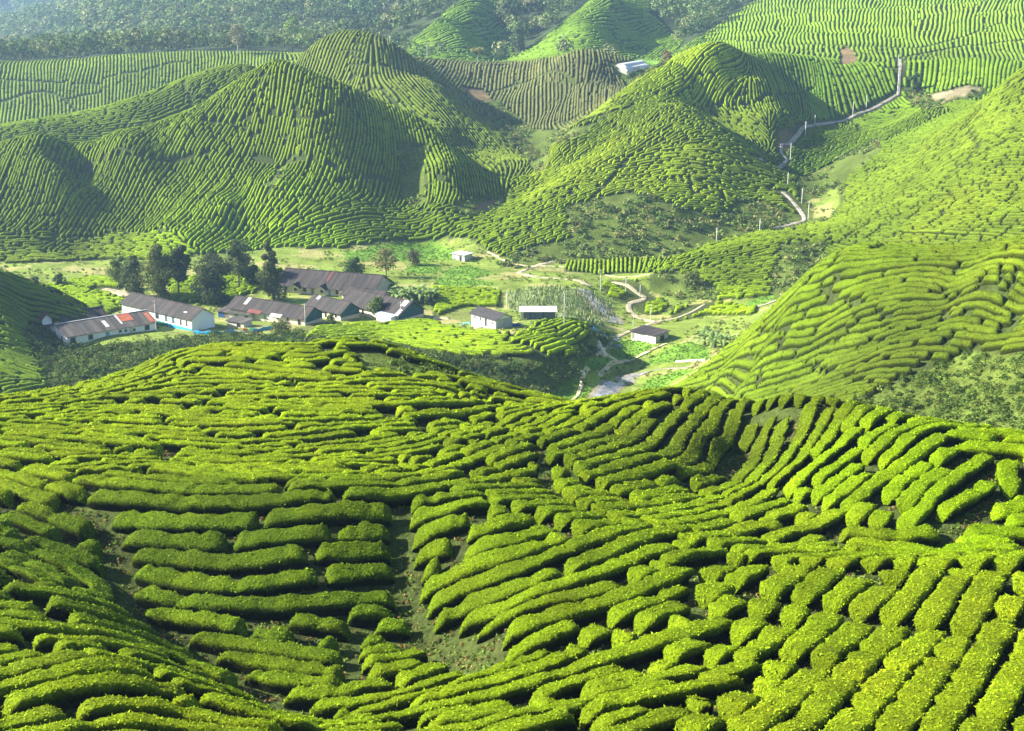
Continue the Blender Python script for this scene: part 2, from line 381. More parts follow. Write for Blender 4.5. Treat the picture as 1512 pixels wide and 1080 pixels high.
# ------------------------------------------------------------------ run of the planting lines
RUNS = [
 ([(0,720),(60,742),(100,757)],0),([(0,755),(80,780),(140,808)],0),([(0,810),(100,842),(165,885)],0),([(0,850),(100,890),(180,900)],0),([(0,885),(120,905),(200,930)],0),([(0,925),(100,940),(210,962),(320,1010)],0),
 ([(0,960),(100,965),(250,985),(350,1040)],0),([(0,1010),(100,990),(200,1000),(400,1062)],0),([(0,1065),(100,1042),(250,1042),(330,1075)],0),
 ([(173,809),(250,813),(356,816),(497,805),(570,800)],0),([(187,862),(285,890),(356,897),(444,883),(560,870)],0),([(201,897),(285,918),(373,946),(497,971)],0),([(250,939),(356,960),(462,982)],0),([(317,975),(426,989),(508,1003)],0),
 ([(130,770),(300,785),(450,770),(560,770)],0),([(120,700),(200,695),(300,700),(400,712)],0),([(0,660),(200,680),(400,690),(600,672),(750,640)],0),([(350,740),(480,735),(600,730),(700,700)],0),([(0,620),(150,605),(300,610),(450,612)],0),
 ([(60,600),(150,582),(240,552)],55),([(300,540),(400,545),(500,560)],55),([(300,590),(400,590),(520,590)],55),([(450,550),(540,535),(580,545)],55),([(560,570),(640,572),(720,590),(800,603)],55),([(520,610),(620,612),(740,606)],55),([(520,640),(640,630),(760,612)],55),
 ([(700,660),(800,625),(900,603)],55),
 ([(610,834),(662,830),(750,802),(821,784),(884,779)],0),([(677,865),(750,841),(821,809),(877,791)],0),([(617,922),(680,890),(750,876),(814,851),(884,816)],0),([(701,953),(768,925),(821,911),(895,894)],0),([(708,992),(768,978),(838,943),(926,911)],0),
 ([(532,1017),(592,1006),(655,975)],0),([(581,1045),(645,1024),(701,992)],0),([(645,1055),(733,1034)],0),([(789,1003),(856,971),(962,925)],0),([(814,1017),(891,992),(962,971)],0),([(620,790),(680,770),(760,760),(830,757)],0),([(430,1070),(520,1075)],0),
 ([(1142,739),(1163,711),(1180,700),(1215,640)],0),([(1219,753),(1254,718),(1290,700),(1325,650)],0),([(1286,788),(1307,753),(1335,721),(1385,690)],0),([(1339,813),(1378,781),(1395,746),(1460,700)],0),([(1413,770),(1466,756),(1500,721),(1483,707)],0),
 ([(1399,799),(1512,809)],0),([(1420,780),(1512,790)],0),([(1000,835),(1100,832),(1200,838),(1350,842)],0),([(1250,815),(1350,830),(1450,835)],0),
 ([(1135,788),(1184,792),(1237,763)],0),([(1131,823),(1202,806)],0),([(1054,806),(1114,781),(1198,753)],0),([(1008,788),(1078,770)],0),([(900,770),(960,760),(1050,738)],0),([(870,745),(940,735),(1008,721)],0),([(930,820),(980,800),(1030,790)],0),
 ([(1029,873),(1061,841),(1085,820)],0),([(1043,883),(1114,855),(1142,834)],0),([(1100,922),(1166,887),(1219,848)],0),([(1159,929),(1205,897),(1265,851)],0),([(1145,985),(1202,932),(1272,887),(1314,865)],0),([(1254,946),(1307,911),(1360,855)],0),([(1283,992),(1325,964),(1360,929),(1423,858)],0),([(1350,1006),(1413,946),(1462,862)],0),([(1170,1070),(1226,1017),(1262,982)],0),([(1290,1073),(1343,1024)],0),([(1364,1077),(1413,1024),(1448,982),(1512,876)],0),([(1448,1080),(1483,1045)],0),([(1008,953),(1068,939)],0),([(1008,1006),(1096,968)],0),([(1008,1031),(1078,1017)],0),([(900,1070),(980,1050)],0),
 ([(1008,673),(1041,630),(1078,600)],0),([(1028,697),(1068,647),(1112,602)],0),([(1085,693),(1118,640),(1150,604)],0),([(1135,687),(1151,630)],0),([(1158,687),(1185,637)],0),([(1195,690),(1241,628)],0),([(1228,697),(1301,650),(1345,640)],0),
 ([(761,680),(837,650),(904,613),(970,597)],0),([(797,690),(871,667),(937,623),(1004,600)],0),([(817,739),(891,732),(1000,700)],0),([(1400,655),(1512,668)],0),
 ([(1195,547),(1275,527),(1341,503),(1400,487),(1512,490)],120),([(1161,450),(1208,423),(1258,402)],120),([(1208,450),(1291,423),(1375,410),(1508,413)],120),([(1308,473),(1408,450),(1508,450)],120),([(1041,573),(1125,543),(1175,527)],120),([(1158,587),(1225,563)],120),([(1050,545),(1110,500),(1150,470)],120),([(980,585),(1050,565),(1100,550)],120),
 ([(1200,335),(1350,318),(1512,305)],200),([(1250,270),(1400,210),(1512,155)],200),([(1210,375),(1350,365),(1512,372)],200),([(1300,235),(1450,170),(1512,125)],200),([(1010,388),(1080,372),(1150,360)],240),([(990,415),(1070,405),(1140,400)],240),([(1040,435),(1120,430)],240),
 ([(811,210),(904,158),(1004,113)],300),([(850,215),(930,170),(1040,95)],300),([(960,170),(1050,120),(1090,100)],380),([(770,300),(850,270),(950,250),(1050,252),(1120,270)],300),([(720,345),(800,325),(900,285),(1000,270)],300),([(880,240),(960,195),(1010,170)],300),([(700,380),(760,360),(800,345)],300),
 ([(1030,160),(1050,178)],405),([(1060,165),(1100,190)],405),([(1120,110),(1140,160)],400),([(1200,105),(1215,165)],400),([(1280,115),(1290,150)],400),([(1180,215),(1240,205)],380),([(1300,180),(1340,172)],380),([(1220,260),(1270,235)],380),
 ([(1100,62),(1101,20)],500),([(1200,60),(1200,5)],500),([(1300,60),(1305,5)],500),([(1400,55),(1400,5)],500),([(1480,50),(1485,5)],500),([(1030,95),(1032,75)],500),([(1150,66),(1150,30)],500),([(1380,120),(1385,95)],440),([(1460,120),(1462,98)],440),
 ([(385,105),(345,170),(285,260),(225,330)],300),([(410,105),(400,200),(350,290),(300,345)],300),([(480,130),(470,220),(430,300),(400,330)],300),([(560,160),(570,230),(560,290)],300),([(680,240),(690,290)],300),([(620,190),(640,250),(640,300)],300),([(100,222),(60,300),(30,350)],300),([(180,215),(120,300),(80,370)],300),([(0,290),(-30,340)],300),
 ([(0,355),(120,365),(240,375)],280),([(0,380),(120,383)],280),([(450,350),(560,330),(640,318)],300),
 ([(40,210),(100,198),(200,192)],390),([(240,175),(290,150)],390),
 ([(50,190),(52,120)],450),([(150,170),(155,110)],450),([(250,140),(252,95)],450),([(350,110),(350,90)],450),
 ([(520,62),(500,110),(470,140)],400),([(570,80),(590,130),(640,180)],400),([(500,100),(480,150)],400),([(660,170),(700,220)],400),
 ([(650,120),(660,105)],460),([(740,130),(742,106)],460),([(800,120),(805,92)],460),([(850,150),(852,90)],460),([(880,140),(890,100)],460),([(910,125),(900,100)],460),([(740,170),(745,150)],460),
 ([(610,75),(660,70),(740,80)],600),([(640,45),(690,38),(730,42)],600),([(660,20),(720,15)],600),([(750,90),(830,75),(900,85),(980,78)],600),([(830,45),(890,38),(970,42)],600),([(870,15),(930,12)],600),
 ([(0,425),(60,445),(120,465)],165),([(0,480),(60,505)],165),([(0,540),(60,560)],165),([(0,590),(60,575)],150),
 ([(450,498),(560,492),(640,500)],200),([(640,505),(760,510),(850,510)],200),([(80,425),(170,430)],200),([(120,445),(180,450)],200),([(260,430),(400,410)],200),([(650,440),(735,440)],200),([(880,398),(882,386)],200),([(920,398),(922,384)],200),([(960,396),(965,384)],200),([(900,430),(950,440)],200),([(940,450),(980,452)],200),([(1000,465),(1100,458)],200),
]
sx, sy, sa = [], [], []
for pl, dm in RUNS:
    c_ = course(pl, 1.5, dmin=dm, dmax=112 if dm == 0 else 160) if dm < 90 else course(pl, 4.0, dmin=dm)
    if len(c_) < 2: continue
    d_ = np.diff(c_, axis=0); m_ = (c_[1:]+c_[:-1])/2
    ok = np.hypot(d_[:,0], d_[:,1]) < 12
    sx += list(m_[ok,0]); sy += list(m_[ok,1]); sa += list(np.arctan2(d_[ok,1], d_[ok,0]))
sx = np.array(sx); sy = np.array(sy); sa = np.array(sa)
c2, s2 = np.cos(2*sa), np.sin(2*sa)
# field on a 2 m raster; above 330 m planting also leans to the fall line of the hill
DX0, DY0, DNX, DNY = -400, 22, 400, 415
dx = DX0+2*np.arange(DNX)+1; dy = DY0+2*np.arange(DNY)+1
ANG = np.zeros((DNY, DNX))
for j in range(DNY):
    w_ = 1/((dx[:,None]-sx)**2+(dy[j]-sy)**2+0.4)**2
    ANG[j] = 0.5*np.arctan2(w_@s2, w_@c2)
ANG += np.where((dy > 120) & (dy < 260), .07, .14)[:,None]*fbm(*np.meshgrid(dx/14, dy/14), 55, 3)
log('field from', len(sx))

# ------------------------------------------------------------------ set out the hedges
CELL = 0.2
ONX, ONY = int(RNX/CELL), int(RNY/CELL)
occ = np.zeros((ONY, ONX), np.uint8)
plantable = (CLS == TEA) & SEEN & (RYg < 800)
occ[:] = np.repeat(np.repeat((~plantable).astype(np.uint8), int(1/CELL), 0), int(1/CELL), 1)
def stamp(xy, r):
    k = int(math.ceil(r/CELL)); o = np.arange(-k, k+1)
    ox, oy = np.meshgrid(o, o); m = ox**2+oy**2 <= (r/CELL)**2; ox = ox[m]; oy = oy[m]
    ix = ((xy[:,0]-RX0)/CELL).astype(int)[:,None]+ox; iy = ((xy[:,1]-RY0)/CELL).astype(int)[:,None]+oy
    ok = (ix >= 0)&(ix < ONX)&(iy >= 0)&(iy < ONY)
    occ[iy[ok], ix[ok]] = 1
for c_, w_ in GAPS:
    if len(c_) > 1: stamp(c_, w_+(.25 if c_[0,1] < 200 else .1))
VIEWW = np.where(SEEN, 1, 0)
# rows keep their distance along the slope, so in plan they close up where it is steep
e_ = 1.2; DXg, DYg = np.meshgrid(dx, dy)
gx_ = (hgt(DXg+e_, DYg)-hgt(DXg-e_, DYg))/(2*e_); gy_ = (hgt(DXg, DYg+e_)-hgt(DXg, DYg-e_))/(2*e_)
FAC = 1/np.sqrt(1+np.clip(np.abs(gx_*-np.sin(ANG)+gy_*np.cos(ANG)), 0, 1.1)**2)
def spacing(x, y):
    if y < 112: b = 1.24-.07*min(1, max(0, (y-60)/30))
    elif y < 135: b = 1.16
    elif y < 260: b = 1.12
    elif y < 450: b = .98
    elif x > 100 and y > 470: b = 1.75
    elif y > 600: b = 1.7
    else: b = 1.35
    i = min(DNX-1, max(0, int((x-DX0)/2))); j = min(DNY-1, max(0, int((y-DY0)/2)))
    return b*float(FAC[j, i])
ANGL = ANG
occf = occ
def trace(x, y, ds, maxlen, dsep):
    """one planting line through x, y"""
    res = []
    for sgn in (1, -1):
        px_, py_ = x, y; a0 = None; out = []; L = 0; mem = []
        while L < maxlen:
            i = int((px_-DX0)*0.5-0.5); j = int((py_-DY0)*0.5-0.5)
            if not (0 <= i < DNX-1 and 0 <= j < DNY-1): break
            fx = (px_-DX0)*0.5-0.5-i; fy = (py_-DY0)*0.5-0.5-j
            a = COS2[j][i]*(1-fx)*(1-fy)+COS2[j][i+1]*fx*(1-fy)+COS2[j+1][i]*(1-fx)*fy+COS2[j+1][i+1]*fx*fy
            b = SIN2[j][i]*(1-fx)*(1-fy)+SIN2[j][i+1]*fx*(1-fy)+SIN2[j+1][i]*(1-fx)*fy+SIN2[j+1][i+1]*fx*fy
            th = 0.5*math.atan2(b, a); vx = math.cos(th); vy = math.sin(th)
            if a0 is None:
                if sgn < 0: vx, vy = -vx, -vy
            elif vx*a0[0]+vy*a0[1] < 0: vx, vy = -vx, -vy
            if a0 is not None and vx*a0[0]+vy*a0[1] < 0.5: break
            a0 = (vx, vy)
            px_ += vx*ds; py_ += vy*ds
            ii = int((px_-RX0)/CELL); jj = int((py_-RY0)/CELL)
            if not (0 <= ii < ONX and 0 <= jj < ONY) or occf[jj, ii]: break
            out.append((px_, py_)); L += ds
        res.append(out)
    return res[1][::-1]+[(x, y)]+res[0]
COS2 = np.cos(2*ANG).tolist(); SIN2 = np.sin(2*ANG).tolist()
LINES = []
from collections import deque
# start marks: everywhere plantable, near ones first
sj, si = np.nonzero(plantable)
order = np.lexsort((rng.random(len(sj)), (sj//6)))
q = deque()
n_tr = 0
lim = 400000
def plant(x, y):
    global n_tr
    ii = int((x-RX0)/CELL); jj = int((y-RY0)/CELL)
    if not (0 <= ii < ONX and 0 <= jj < ONY) or occf[jj, ii]: return
    ds = 0.3 if y < 135 else (0.6 if y < 260 else 1.0)
    sp = spacing(x, y)
    ln = trace(x, y, ds, 26 if y < 135 else 40, sp)
    if len(ln)*ds < sp*0.55: return
    a = np.array(ln); stamp(a, sp*0.74)
    LINES.append(a); n_tr += 1
    k = max(1, int(1.2*sp/ds))
    for t in range(0, len(ln), k):
        t2 = min(t+1, len(ln)-1); t1 = max(0, t2-1)
        ux = ln[t2][0]-ln[t1][0]; uy = ln[t2][1]-ln[t1][1]; h_ = math.hypot(ux, uy) or 1
        q.append((ln[t][0]-uy/h_*sp, ln[t][1]+ux/h_*sp)); q.append((ln[t][0]+uy/h_*sp, ln[t][1]-ux/h_*sp))
for s_ in order:
    if q:
        while q:
            plant(*q.popleft())
    plant(si[s_]+RX0+.5, sj[s_]+RY0+.5)
while q: plant(*q.popleft())
log('lines', len(LINES), 'points', sum(len(l) for l in LINES))
# ------------------------------------------------------------------ mesh helpers
def link(me, name, mats=(), parent=None):
    o = bpy.data.objects.new(name, me); col.objects.link(o)
    for m_ in mats: me.materials.append(m_)
    if parent is not None: o.parent = parent
    return o
def raw_mesh(name, co, faces, fsize=4, midx=None, smooth=True, attr=None):
    me = bpy.data.meshes.new(name)
    co = np.ascontiguousarray(co, dtype=np.float32); faces = np.ascontiguousarray(faces, dtype=np.int32)
    me.vertices.add(len(co)); me.vertices.foreach_set('co', co.ravel())
    me.loops.add(faces.size); me.loops.foreach_set('vertex_index', faces.ravel())
    nf = faces.size//fsize
    me.polygons.add(nf); me.polygons.foreach_set('loop_start', np.arange(0, faces.size, fsize, dtype=np.int32))
    if midx is not None: me.polygons.foreach_set('material_index', np.ascontiguousarray(midx, dtype=np.int32))
    me.polygons.foreach_set('use_smooth', np.full(nf, smooth, dtype=bool) if np.isscalar(smooth) else smooth)
    if attr is not None:
        a = me.attributes.new('tone', 'FLOAT_COLOR', 'POINT'); a.data.foreach_set('color', np.ascontiguousarray(attr, dtype=np.float32).ravel())
    me.update(calc_edges=True)
    return me
class Mat:
    def __init__(s, name, rough=0.9, spec=0.3):
        s.m = bpy.data.materials.new(name); s.m.use_nodes = True; s.t = s.m.node_tree
        s.b = s.t.nodes['Principled BSDF']; s.b.inputs['Roughness'].default_value = rough; s.b.inputs['Specular IOR Level'].default_value = spec
        s.out = s.t.nodes['Material Output']
    def n(s, ty, **k):
        x = s.t.nodes.new(ty)
        for a, b in k.items(): setattr(x, a, b)
        return x
    def l(s, a, b): s.t.links.new(a, b)
    def pos(s):
        g_ = s.n('ShaderNodeNewGeometry'); return g_.outputs['Position']
    def noise(s, scale, det=3, vec=None, rough=.6):
        x = s.n('ShaderNodeTexNoise'); x.inputs['Scale'].default_value = scale; x.inputs['Detail'].default_value = det; x.inputs['Roughness'].default_value = rough
        s.l(vec or s.pos(), x.inputs['Vector']); return x.outputs['Fac']
    def ramp(s, fac, stops):
        r = s.n('ShaderNodeValToRGB'); e = r.color_ramp.elements
        while len(e) < len(stops): e.new(0.5)
        for k, (p, c) in enumerate(stops): e[k].position = p; e[k].color = (*c, 1)
        s.l(fac, r.inputs[0]); return r.outputs[0]
    def mix(s, fac, a, b, mode='MIX'):
        x = s.n('ShaderNodeMix', data_type='RGBA', blend_type=mode)
        for i, v in ((0, fac), (6, a), (7, b)):
            if isinstance(v, (int, float)): x.inputs[i].default_value = v
            elif isinstance(v, tuple): x.inputs[i].default_value = (*v, 1)
            else: s.l(v, x.inputs[i])
        return x.outputs[2]
    def math(s, op, a, b=0.0):
        x = s.n('ShaderNodeMath', operation=op)
        for i, v in ((0, a), (1, b)):
            if isinstance(v, (int, float)): x.inputs[i].default_value = v
            else: s.l(v, x.inputs[i])
        return x.outputs[0]
    def color(s, c):
        if isinstance(c, tuple): s.b.inputs['Base Color'].default_value = (*c, 1)
        else: s.l(c, s.b.inputs['Base Color'])
        return s
    def bump(s, h, st=0.5, dist=0.1):
        x = s.n('ShaderNodeBump'); x.inputs['Strength'].default_value = st; x.inputs['Distance'].default_value = dist
        s.l(h, x.inputs['Height']); s.l(x.outputs[0], s.b.inputs['Normal'])
    def trans(s, colr, w_=0.3):
        """thin leaves let some light through"""
        t_ = s.n('ShaderNodeBsdfTranslucent'); mx_ = s.n('ShaderNodeMixShader'); mx_.inputs[0].default_value = w_
        if isinstance(colr, tuple): t_.inputs[0].default_value = (*colr, 1)
        else: s.l(colr, t_.inputs[0])
        s.l(s.b.outputs[0], mx_.inputs[1]); s.l(t_.outputs[0], mx_.inputs[2]); s.l(mx_.outputs[0], s.out.inputs[0])

# ------------------------------------------------------------------ the land itself
PX, PY = proj(GX, GY, GZ)
VC = classify(PX+wob*fbm(GX/6, GY/6, 31, 2), PY+0.4*wob*fbm(GX/6, GY/6, 37, 2), GY)
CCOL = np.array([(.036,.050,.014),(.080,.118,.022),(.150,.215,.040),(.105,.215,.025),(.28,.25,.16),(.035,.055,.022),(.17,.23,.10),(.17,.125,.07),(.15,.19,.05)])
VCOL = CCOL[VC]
nz = fbm(GX/5, GY/5, 71, 3)[...,None]; nz2 = fbm(GX/1.7, GY/1.7, 75, 2)[...,None]
VCOL = VCOL*(1+.35*nz+.25*nz2)
# bare patches in meadow
mb = ((VC == MEADOW) | (VC == YARD)) & (fbm(GX/7, GY/4, 91, 3) > .22)
VCOL[mb] = VCOL[mb]*.5 + np.array((.36,.31,.17))*.5
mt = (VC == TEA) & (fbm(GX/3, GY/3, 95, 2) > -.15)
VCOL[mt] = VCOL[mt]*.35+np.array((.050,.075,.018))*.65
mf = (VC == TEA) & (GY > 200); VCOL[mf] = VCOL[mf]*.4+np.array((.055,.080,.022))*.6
VCOL = np.clip(VCOL, .004, 1)
tone = np.concatenate([VCOL, np.ones(VCOL.shape[:2]+(1,))], -1).reshape(-1, 4)
a_ = (np.arange(NL-1)[:,None]*NU+np.arange(NU-1)[None,:]).ravel()
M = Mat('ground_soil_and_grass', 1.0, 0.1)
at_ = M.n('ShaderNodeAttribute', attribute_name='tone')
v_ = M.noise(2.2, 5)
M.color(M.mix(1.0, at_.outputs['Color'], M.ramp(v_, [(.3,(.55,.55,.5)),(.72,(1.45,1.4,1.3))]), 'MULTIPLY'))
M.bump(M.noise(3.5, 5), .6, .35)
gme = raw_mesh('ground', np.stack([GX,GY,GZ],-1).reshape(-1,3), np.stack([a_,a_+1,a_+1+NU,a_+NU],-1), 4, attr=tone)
ground = link(gme, 'ground', [M.m]); ground['kind'] = 'structure'
# ------------------------------------------------------------------ tea hedges
TONES = [  # leaf colour of the plantings (young flush, old leaf, after pruning), sun and shade painted into some
 ((300,560),55,160,(.245,.385,.010)),((600,590),55,160,(.245,.385,.010)),((150,640),55,160,(.24,.38,.010)),((500,700),0,112,(.225,.36,.012)),((100,700),0,112,(.215,.345,.012)),((300,640),0,112,(.24,.38,.012)),  # mound and saddle: lime flush, brightened to carry the sun on them
 ((100,850),0,112,(.105,.20,.012)),((350,850),0,112,(.095,.18,.012)),((500,930),0,112,(.11,.205,.012)),((80,1000),0,112,(.18,.30,.012)),((80,1075),0,112,(.195,.315,.012)),  # hollow: deeper green leaf, with some of its shade painted in
 ((760,820),0,112,(.16,.275,.012)),((800,960),0,112,(.175,.30,.012)),((900,690),0,112,(.15,.255,.012)),((1000,650),0,112,(.12,.19,.015)),((1060,680),0,112,(.10,.165,.015)),((850,620),60,130,(.225,.36,.010)),  # slope west of the knoll: its shade put into the leaf colour
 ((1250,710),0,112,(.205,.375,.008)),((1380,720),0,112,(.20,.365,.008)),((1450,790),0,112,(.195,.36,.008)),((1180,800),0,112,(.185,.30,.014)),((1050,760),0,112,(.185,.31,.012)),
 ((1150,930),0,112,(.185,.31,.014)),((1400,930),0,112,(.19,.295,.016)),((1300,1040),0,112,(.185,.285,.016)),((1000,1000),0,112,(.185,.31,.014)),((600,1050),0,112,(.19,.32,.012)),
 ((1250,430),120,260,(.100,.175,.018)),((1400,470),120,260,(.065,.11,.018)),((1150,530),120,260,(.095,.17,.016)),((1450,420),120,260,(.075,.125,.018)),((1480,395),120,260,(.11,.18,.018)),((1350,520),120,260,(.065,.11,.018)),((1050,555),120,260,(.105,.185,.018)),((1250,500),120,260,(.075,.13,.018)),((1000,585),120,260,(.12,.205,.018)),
 ((1400,250),230,420,(.11,.185,.028)),((1300,350),230,420,(.085,.15,.022)),((1450,365),230,420,(.095,.16,.022)),((1400,320),230,420,(.125,.20,.025)),((1100,400),230,420,(.115,.20,.022)),((1480,170),230,420,(.12,.20,.030)),  # right big slope: darkened towards its base as painted shade
 ((900,250),300,440,(.20,.31,.030)),((800,350),300,440,(.155,.26,.025)),((1020,110),380,520,(.25,.40,.020)),((1200,120),380,520,(.095,.20,.030)),((1080,190),350,520,(.12,.20,.030)),((1200,240),350,520,(.085,.17,.028)),  # middle-right hill: sunlit left face and shaded right flank painted in
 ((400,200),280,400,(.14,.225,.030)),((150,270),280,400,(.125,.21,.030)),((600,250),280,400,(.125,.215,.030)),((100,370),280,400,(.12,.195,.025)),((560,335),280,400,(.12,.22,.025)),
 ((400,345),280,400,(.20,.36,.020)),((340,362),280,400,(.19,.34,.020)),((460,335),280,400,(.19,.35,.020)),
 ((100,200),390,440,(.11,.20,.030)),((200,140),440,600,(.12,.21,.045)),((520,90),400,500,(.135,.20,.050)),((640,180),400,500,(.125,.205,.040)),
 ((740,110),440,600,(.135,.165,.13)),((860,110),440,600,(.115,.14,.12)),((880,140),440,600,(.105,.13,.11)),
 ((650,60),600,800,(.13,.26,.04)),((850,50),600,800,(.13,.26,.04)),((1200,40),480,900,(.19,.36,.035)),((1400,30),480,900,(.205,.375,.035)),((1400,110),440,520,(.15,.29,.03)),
 ((650,500),200,260,(.175,.30,.014)),((820,515),200,260,(.18,.305,.014)),((150,435),200,330,(.19,.33,.015)),((330,425),200,330,(.185,.32,.014)),((930,430),200,340,(.19,.33,.014)),((60,460),160,240,(.085,.16,.018)),((20,540),160,240,(.09,.17,.018)),((1050,460),200,330,(.20,.34,.014)),  # left spur: dark leaf colour carries the shade lying there
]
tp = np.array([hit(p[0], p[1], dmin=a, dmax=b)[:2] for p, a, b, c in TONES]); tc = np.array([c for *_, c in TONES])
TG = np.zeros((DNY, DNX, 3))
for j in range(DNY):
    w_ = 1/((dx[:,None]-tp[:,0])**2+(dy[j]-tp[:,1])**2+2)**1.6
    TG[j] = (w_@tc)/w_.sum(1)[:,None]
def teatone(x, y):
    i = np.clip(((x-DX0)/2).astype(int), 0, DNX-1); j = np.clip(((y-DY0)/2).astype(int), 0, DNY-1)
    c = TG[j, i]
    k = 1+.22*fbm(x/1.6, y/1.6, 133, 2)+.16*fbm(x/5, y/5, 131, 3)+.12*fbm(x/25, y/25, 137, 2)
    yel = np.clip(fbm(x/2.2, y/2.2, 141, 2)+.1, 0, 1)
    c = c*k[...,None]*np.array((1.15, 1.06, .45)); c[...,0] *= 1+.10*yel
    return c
# cut every planting line into hedges
HEDGES = []
for ln in LINES:
    y0 = float(ln[:,1].mean())
    seg = np.hypot(*np.diff(ln, axis=0).T); s_ = np.concatenate([[0], np.cumsum(seg)]); L = s_[-1]
    if y0 < 62: mean, gap = 6.8, (.10, .34)
    elif y0 < 118: mean, gap = 9.0, (.08, .30)
    elif y0 < 260: mean, gap = 12.0, (.12, .32)
    elif y0 > 430: mean, gap = 9.0, (.2, .6)
    else: mean, gap = 3.4, (.10, .38)
    a = 0.0
    while a < L-.6:
        cut = min(L, a+max(1.3, random.lognormvariate(math.log(mean), .55)))
        if L-cut < 1.2: cut = L
        HEDGES.append((ln, s_, a, cut)); a = cut+random.uniform(*gap)
log('hedges', len(HEDGES))
PROF_N = np.array([(-.60,-.25),(-.70,.25),(-.93,.50),(-1.0,.76),(-.96,.93),(-.74,1.0),(-.36,1.01),(0,1.01),(.36,1.01),(.74,1.0),(.96,.93),(1.0,.76),(.93,.50),(.70,.25),(.60,-.25)])
PROF_M = np.array([(-.75,-.25),(-1.0,.60),(-.72,.97),(0,1.04),(.72,.97),(1.0,.60),(.75,-.25)])
PROF_F = np.array([(-.85,-.25),(-.92,.72),(0,1.06),(.92,.72),(.85,-.25)])
def rings(h):
    """centre points of one hedge with arc position and end distance"""
    ln, s_, a, b = h; y0 = ln[0,1]
    st = .26 if y0 < 118 else (.42 if y0 < 200 else (.55 if y0 < 345 else .7))
    L = b-a; n_ = max(2, int(L/st))
    ends = np.array([.0,.07,.22,.45]) if y0 < 118 else np.array([0,.25])
    if L < 1.6: ends = ends*.8
    mid = np.linspace(ends[-1]+st*.6, L-ends[-1]-st*.6, max(1, n_-2)) if L > 2*ends[-1]+st else np.array([L/2])
    t = np.concatenate([ends, mid, L-ends[::-1]])
    x = np.interp(a+t, s_, ln[:,0]); y = np.interp(a+t, s_, ln[:,1])
    e = np.minimum(t, L-t)
    return x, y, t, e
def build_hedges(hs, prof, seed=0):
    """all rings of many hedges at once: vertices, quads, ring offsets"""
    X=[];Y=[];Tt=[];E_=[];cnt=[];W_=[]
    for h in hs:
        x,y,t,e = rings(h); X.append(x);Y.append(y);Tt.append(t);E_.append(e);cnt.append(len(x)); W_.append(np.full(len(x), spacing(float(h[0][:,0].mean()), float(h[0][:,1].mean()))))
    cnt = np.array(cnt); x = np.concatenate(X); y = np.concatenate(Y); e = np.concatenate(E_); sp = np.concatenate(W_)
    hid_ = np.repeat(np.arange(len(hs)), cnt)
    tx = np.gradient(x); ty = np.gradient(y)
    st0 = np.concatenate([[0], np.cumsum(cnt)[:-1]]); en0 = np.cumsum(cnt)-1
    tx[st0] = x[st0+1]-x[st0]; ty[st0] = y[st0+1]-y[st0]; tx[en0] = x[en0]-x[en0-1]; ty[en0] = y[en0]-y[en0-1]
    l = np.maximum(np.hypot(tx, ty), 1e-6); nx, ny = -ty/l, tx/l
    near = prof is PROF_N
    hw = sp*.5*(np.where(y < 112, .86-.12*np.clip((3-x)/5, 0, 1)-.10*np.clip((y-58)/16, 0, 1)*np.clip((x+8)/8, 0, 1), np.where(y > 430, .84, np.where(y > 158, .80, .72)))+.15*fbm(x/1.5, y/1.5, 201, 2)+.12*fbm(x/.6, y/.6, 205, 2))
    hrand = np.repeat(rng.uniform(.93, 1.06, len(hs)), cnt)
    H = np.where(y < 118, .70, np.where(y < 260, .78, .74))*hrand*(1+.13*fbm(x/1.1, y/1.1, 211, 2))
    # pinches between single bushes
    pin = np.clip(fbm(x/.8, y/.8, 221, 2)*2.2-.9, 0, .5); hw = hw*(1-.55*pin); H = H*(1-.45*pin)
    er = .5 if near else .45
    k = np.clip(e/er, 0, 1); cap = np.sqrt(np.clip(1-(1-k)**2, .02, 1))
    hw = hw*(.10+.90*cap); H = H*(.02+.98*np.clip(cap*1.15-.13, 0, 1))
    K = len(prof)
    A_ = prof[:,0][None,:]; B_ = prof[:,1][None,:]
    vx = x[:,None]+nx[:,None]*hw[:,None]*A_; vy = y[:,None]+ny[:,None]*hw[:,None]*A_
    if near:
        up_ = np.clip(B_, 0, 1)
        d1 = .15*fbm(vx/.5+B_*1.7, vy/.5-B_*1.3, 231, 2)
        vx = vx+nx[:,None]*d1*A_*up_; vy = vy+ny[:,None]*d1*A_*up_
        bz = .07*fbm(vx/.33, vy/.33, 241, 2)+.03*fbm(vx/.14, vy/.14, 243, 1)
    else:
        bz = .12*fbm(vx/.6, vy/.6, 241, 2)
    vz = hgt(vx, vy)+H[:,None]*B_+bz*np.clip(B_, 0, 1)
    co = np.stack([vx, vy, vz], -1).reshape(-1, 3)
    base = np.arange(len(x))*K
    ok = np.ones(len(x), bool); ok[en0] = False
    b0 = base[ok][:,None]+np.arange(K-1)[None,:]
    F_ = np.stack([b0, b0+1, b0+1+K, b0+K], -1).reshape(-1, 4)[:, ::-1]
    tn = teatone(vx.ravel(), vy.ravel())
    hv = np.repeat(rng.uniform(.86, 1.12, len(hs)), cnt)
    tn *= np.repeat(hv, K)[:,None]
    # the plucked top carries the young shoots, flanks keep old dark leaves plus painted shade
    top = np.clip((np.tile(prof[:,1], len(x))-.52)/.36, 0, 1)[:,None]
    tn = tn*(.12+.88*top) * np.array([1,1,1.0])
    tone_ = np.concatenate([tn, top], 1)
    return co, F_, tone_, cnt, K, hid_, F_.reshape(-1, K-1, 4)
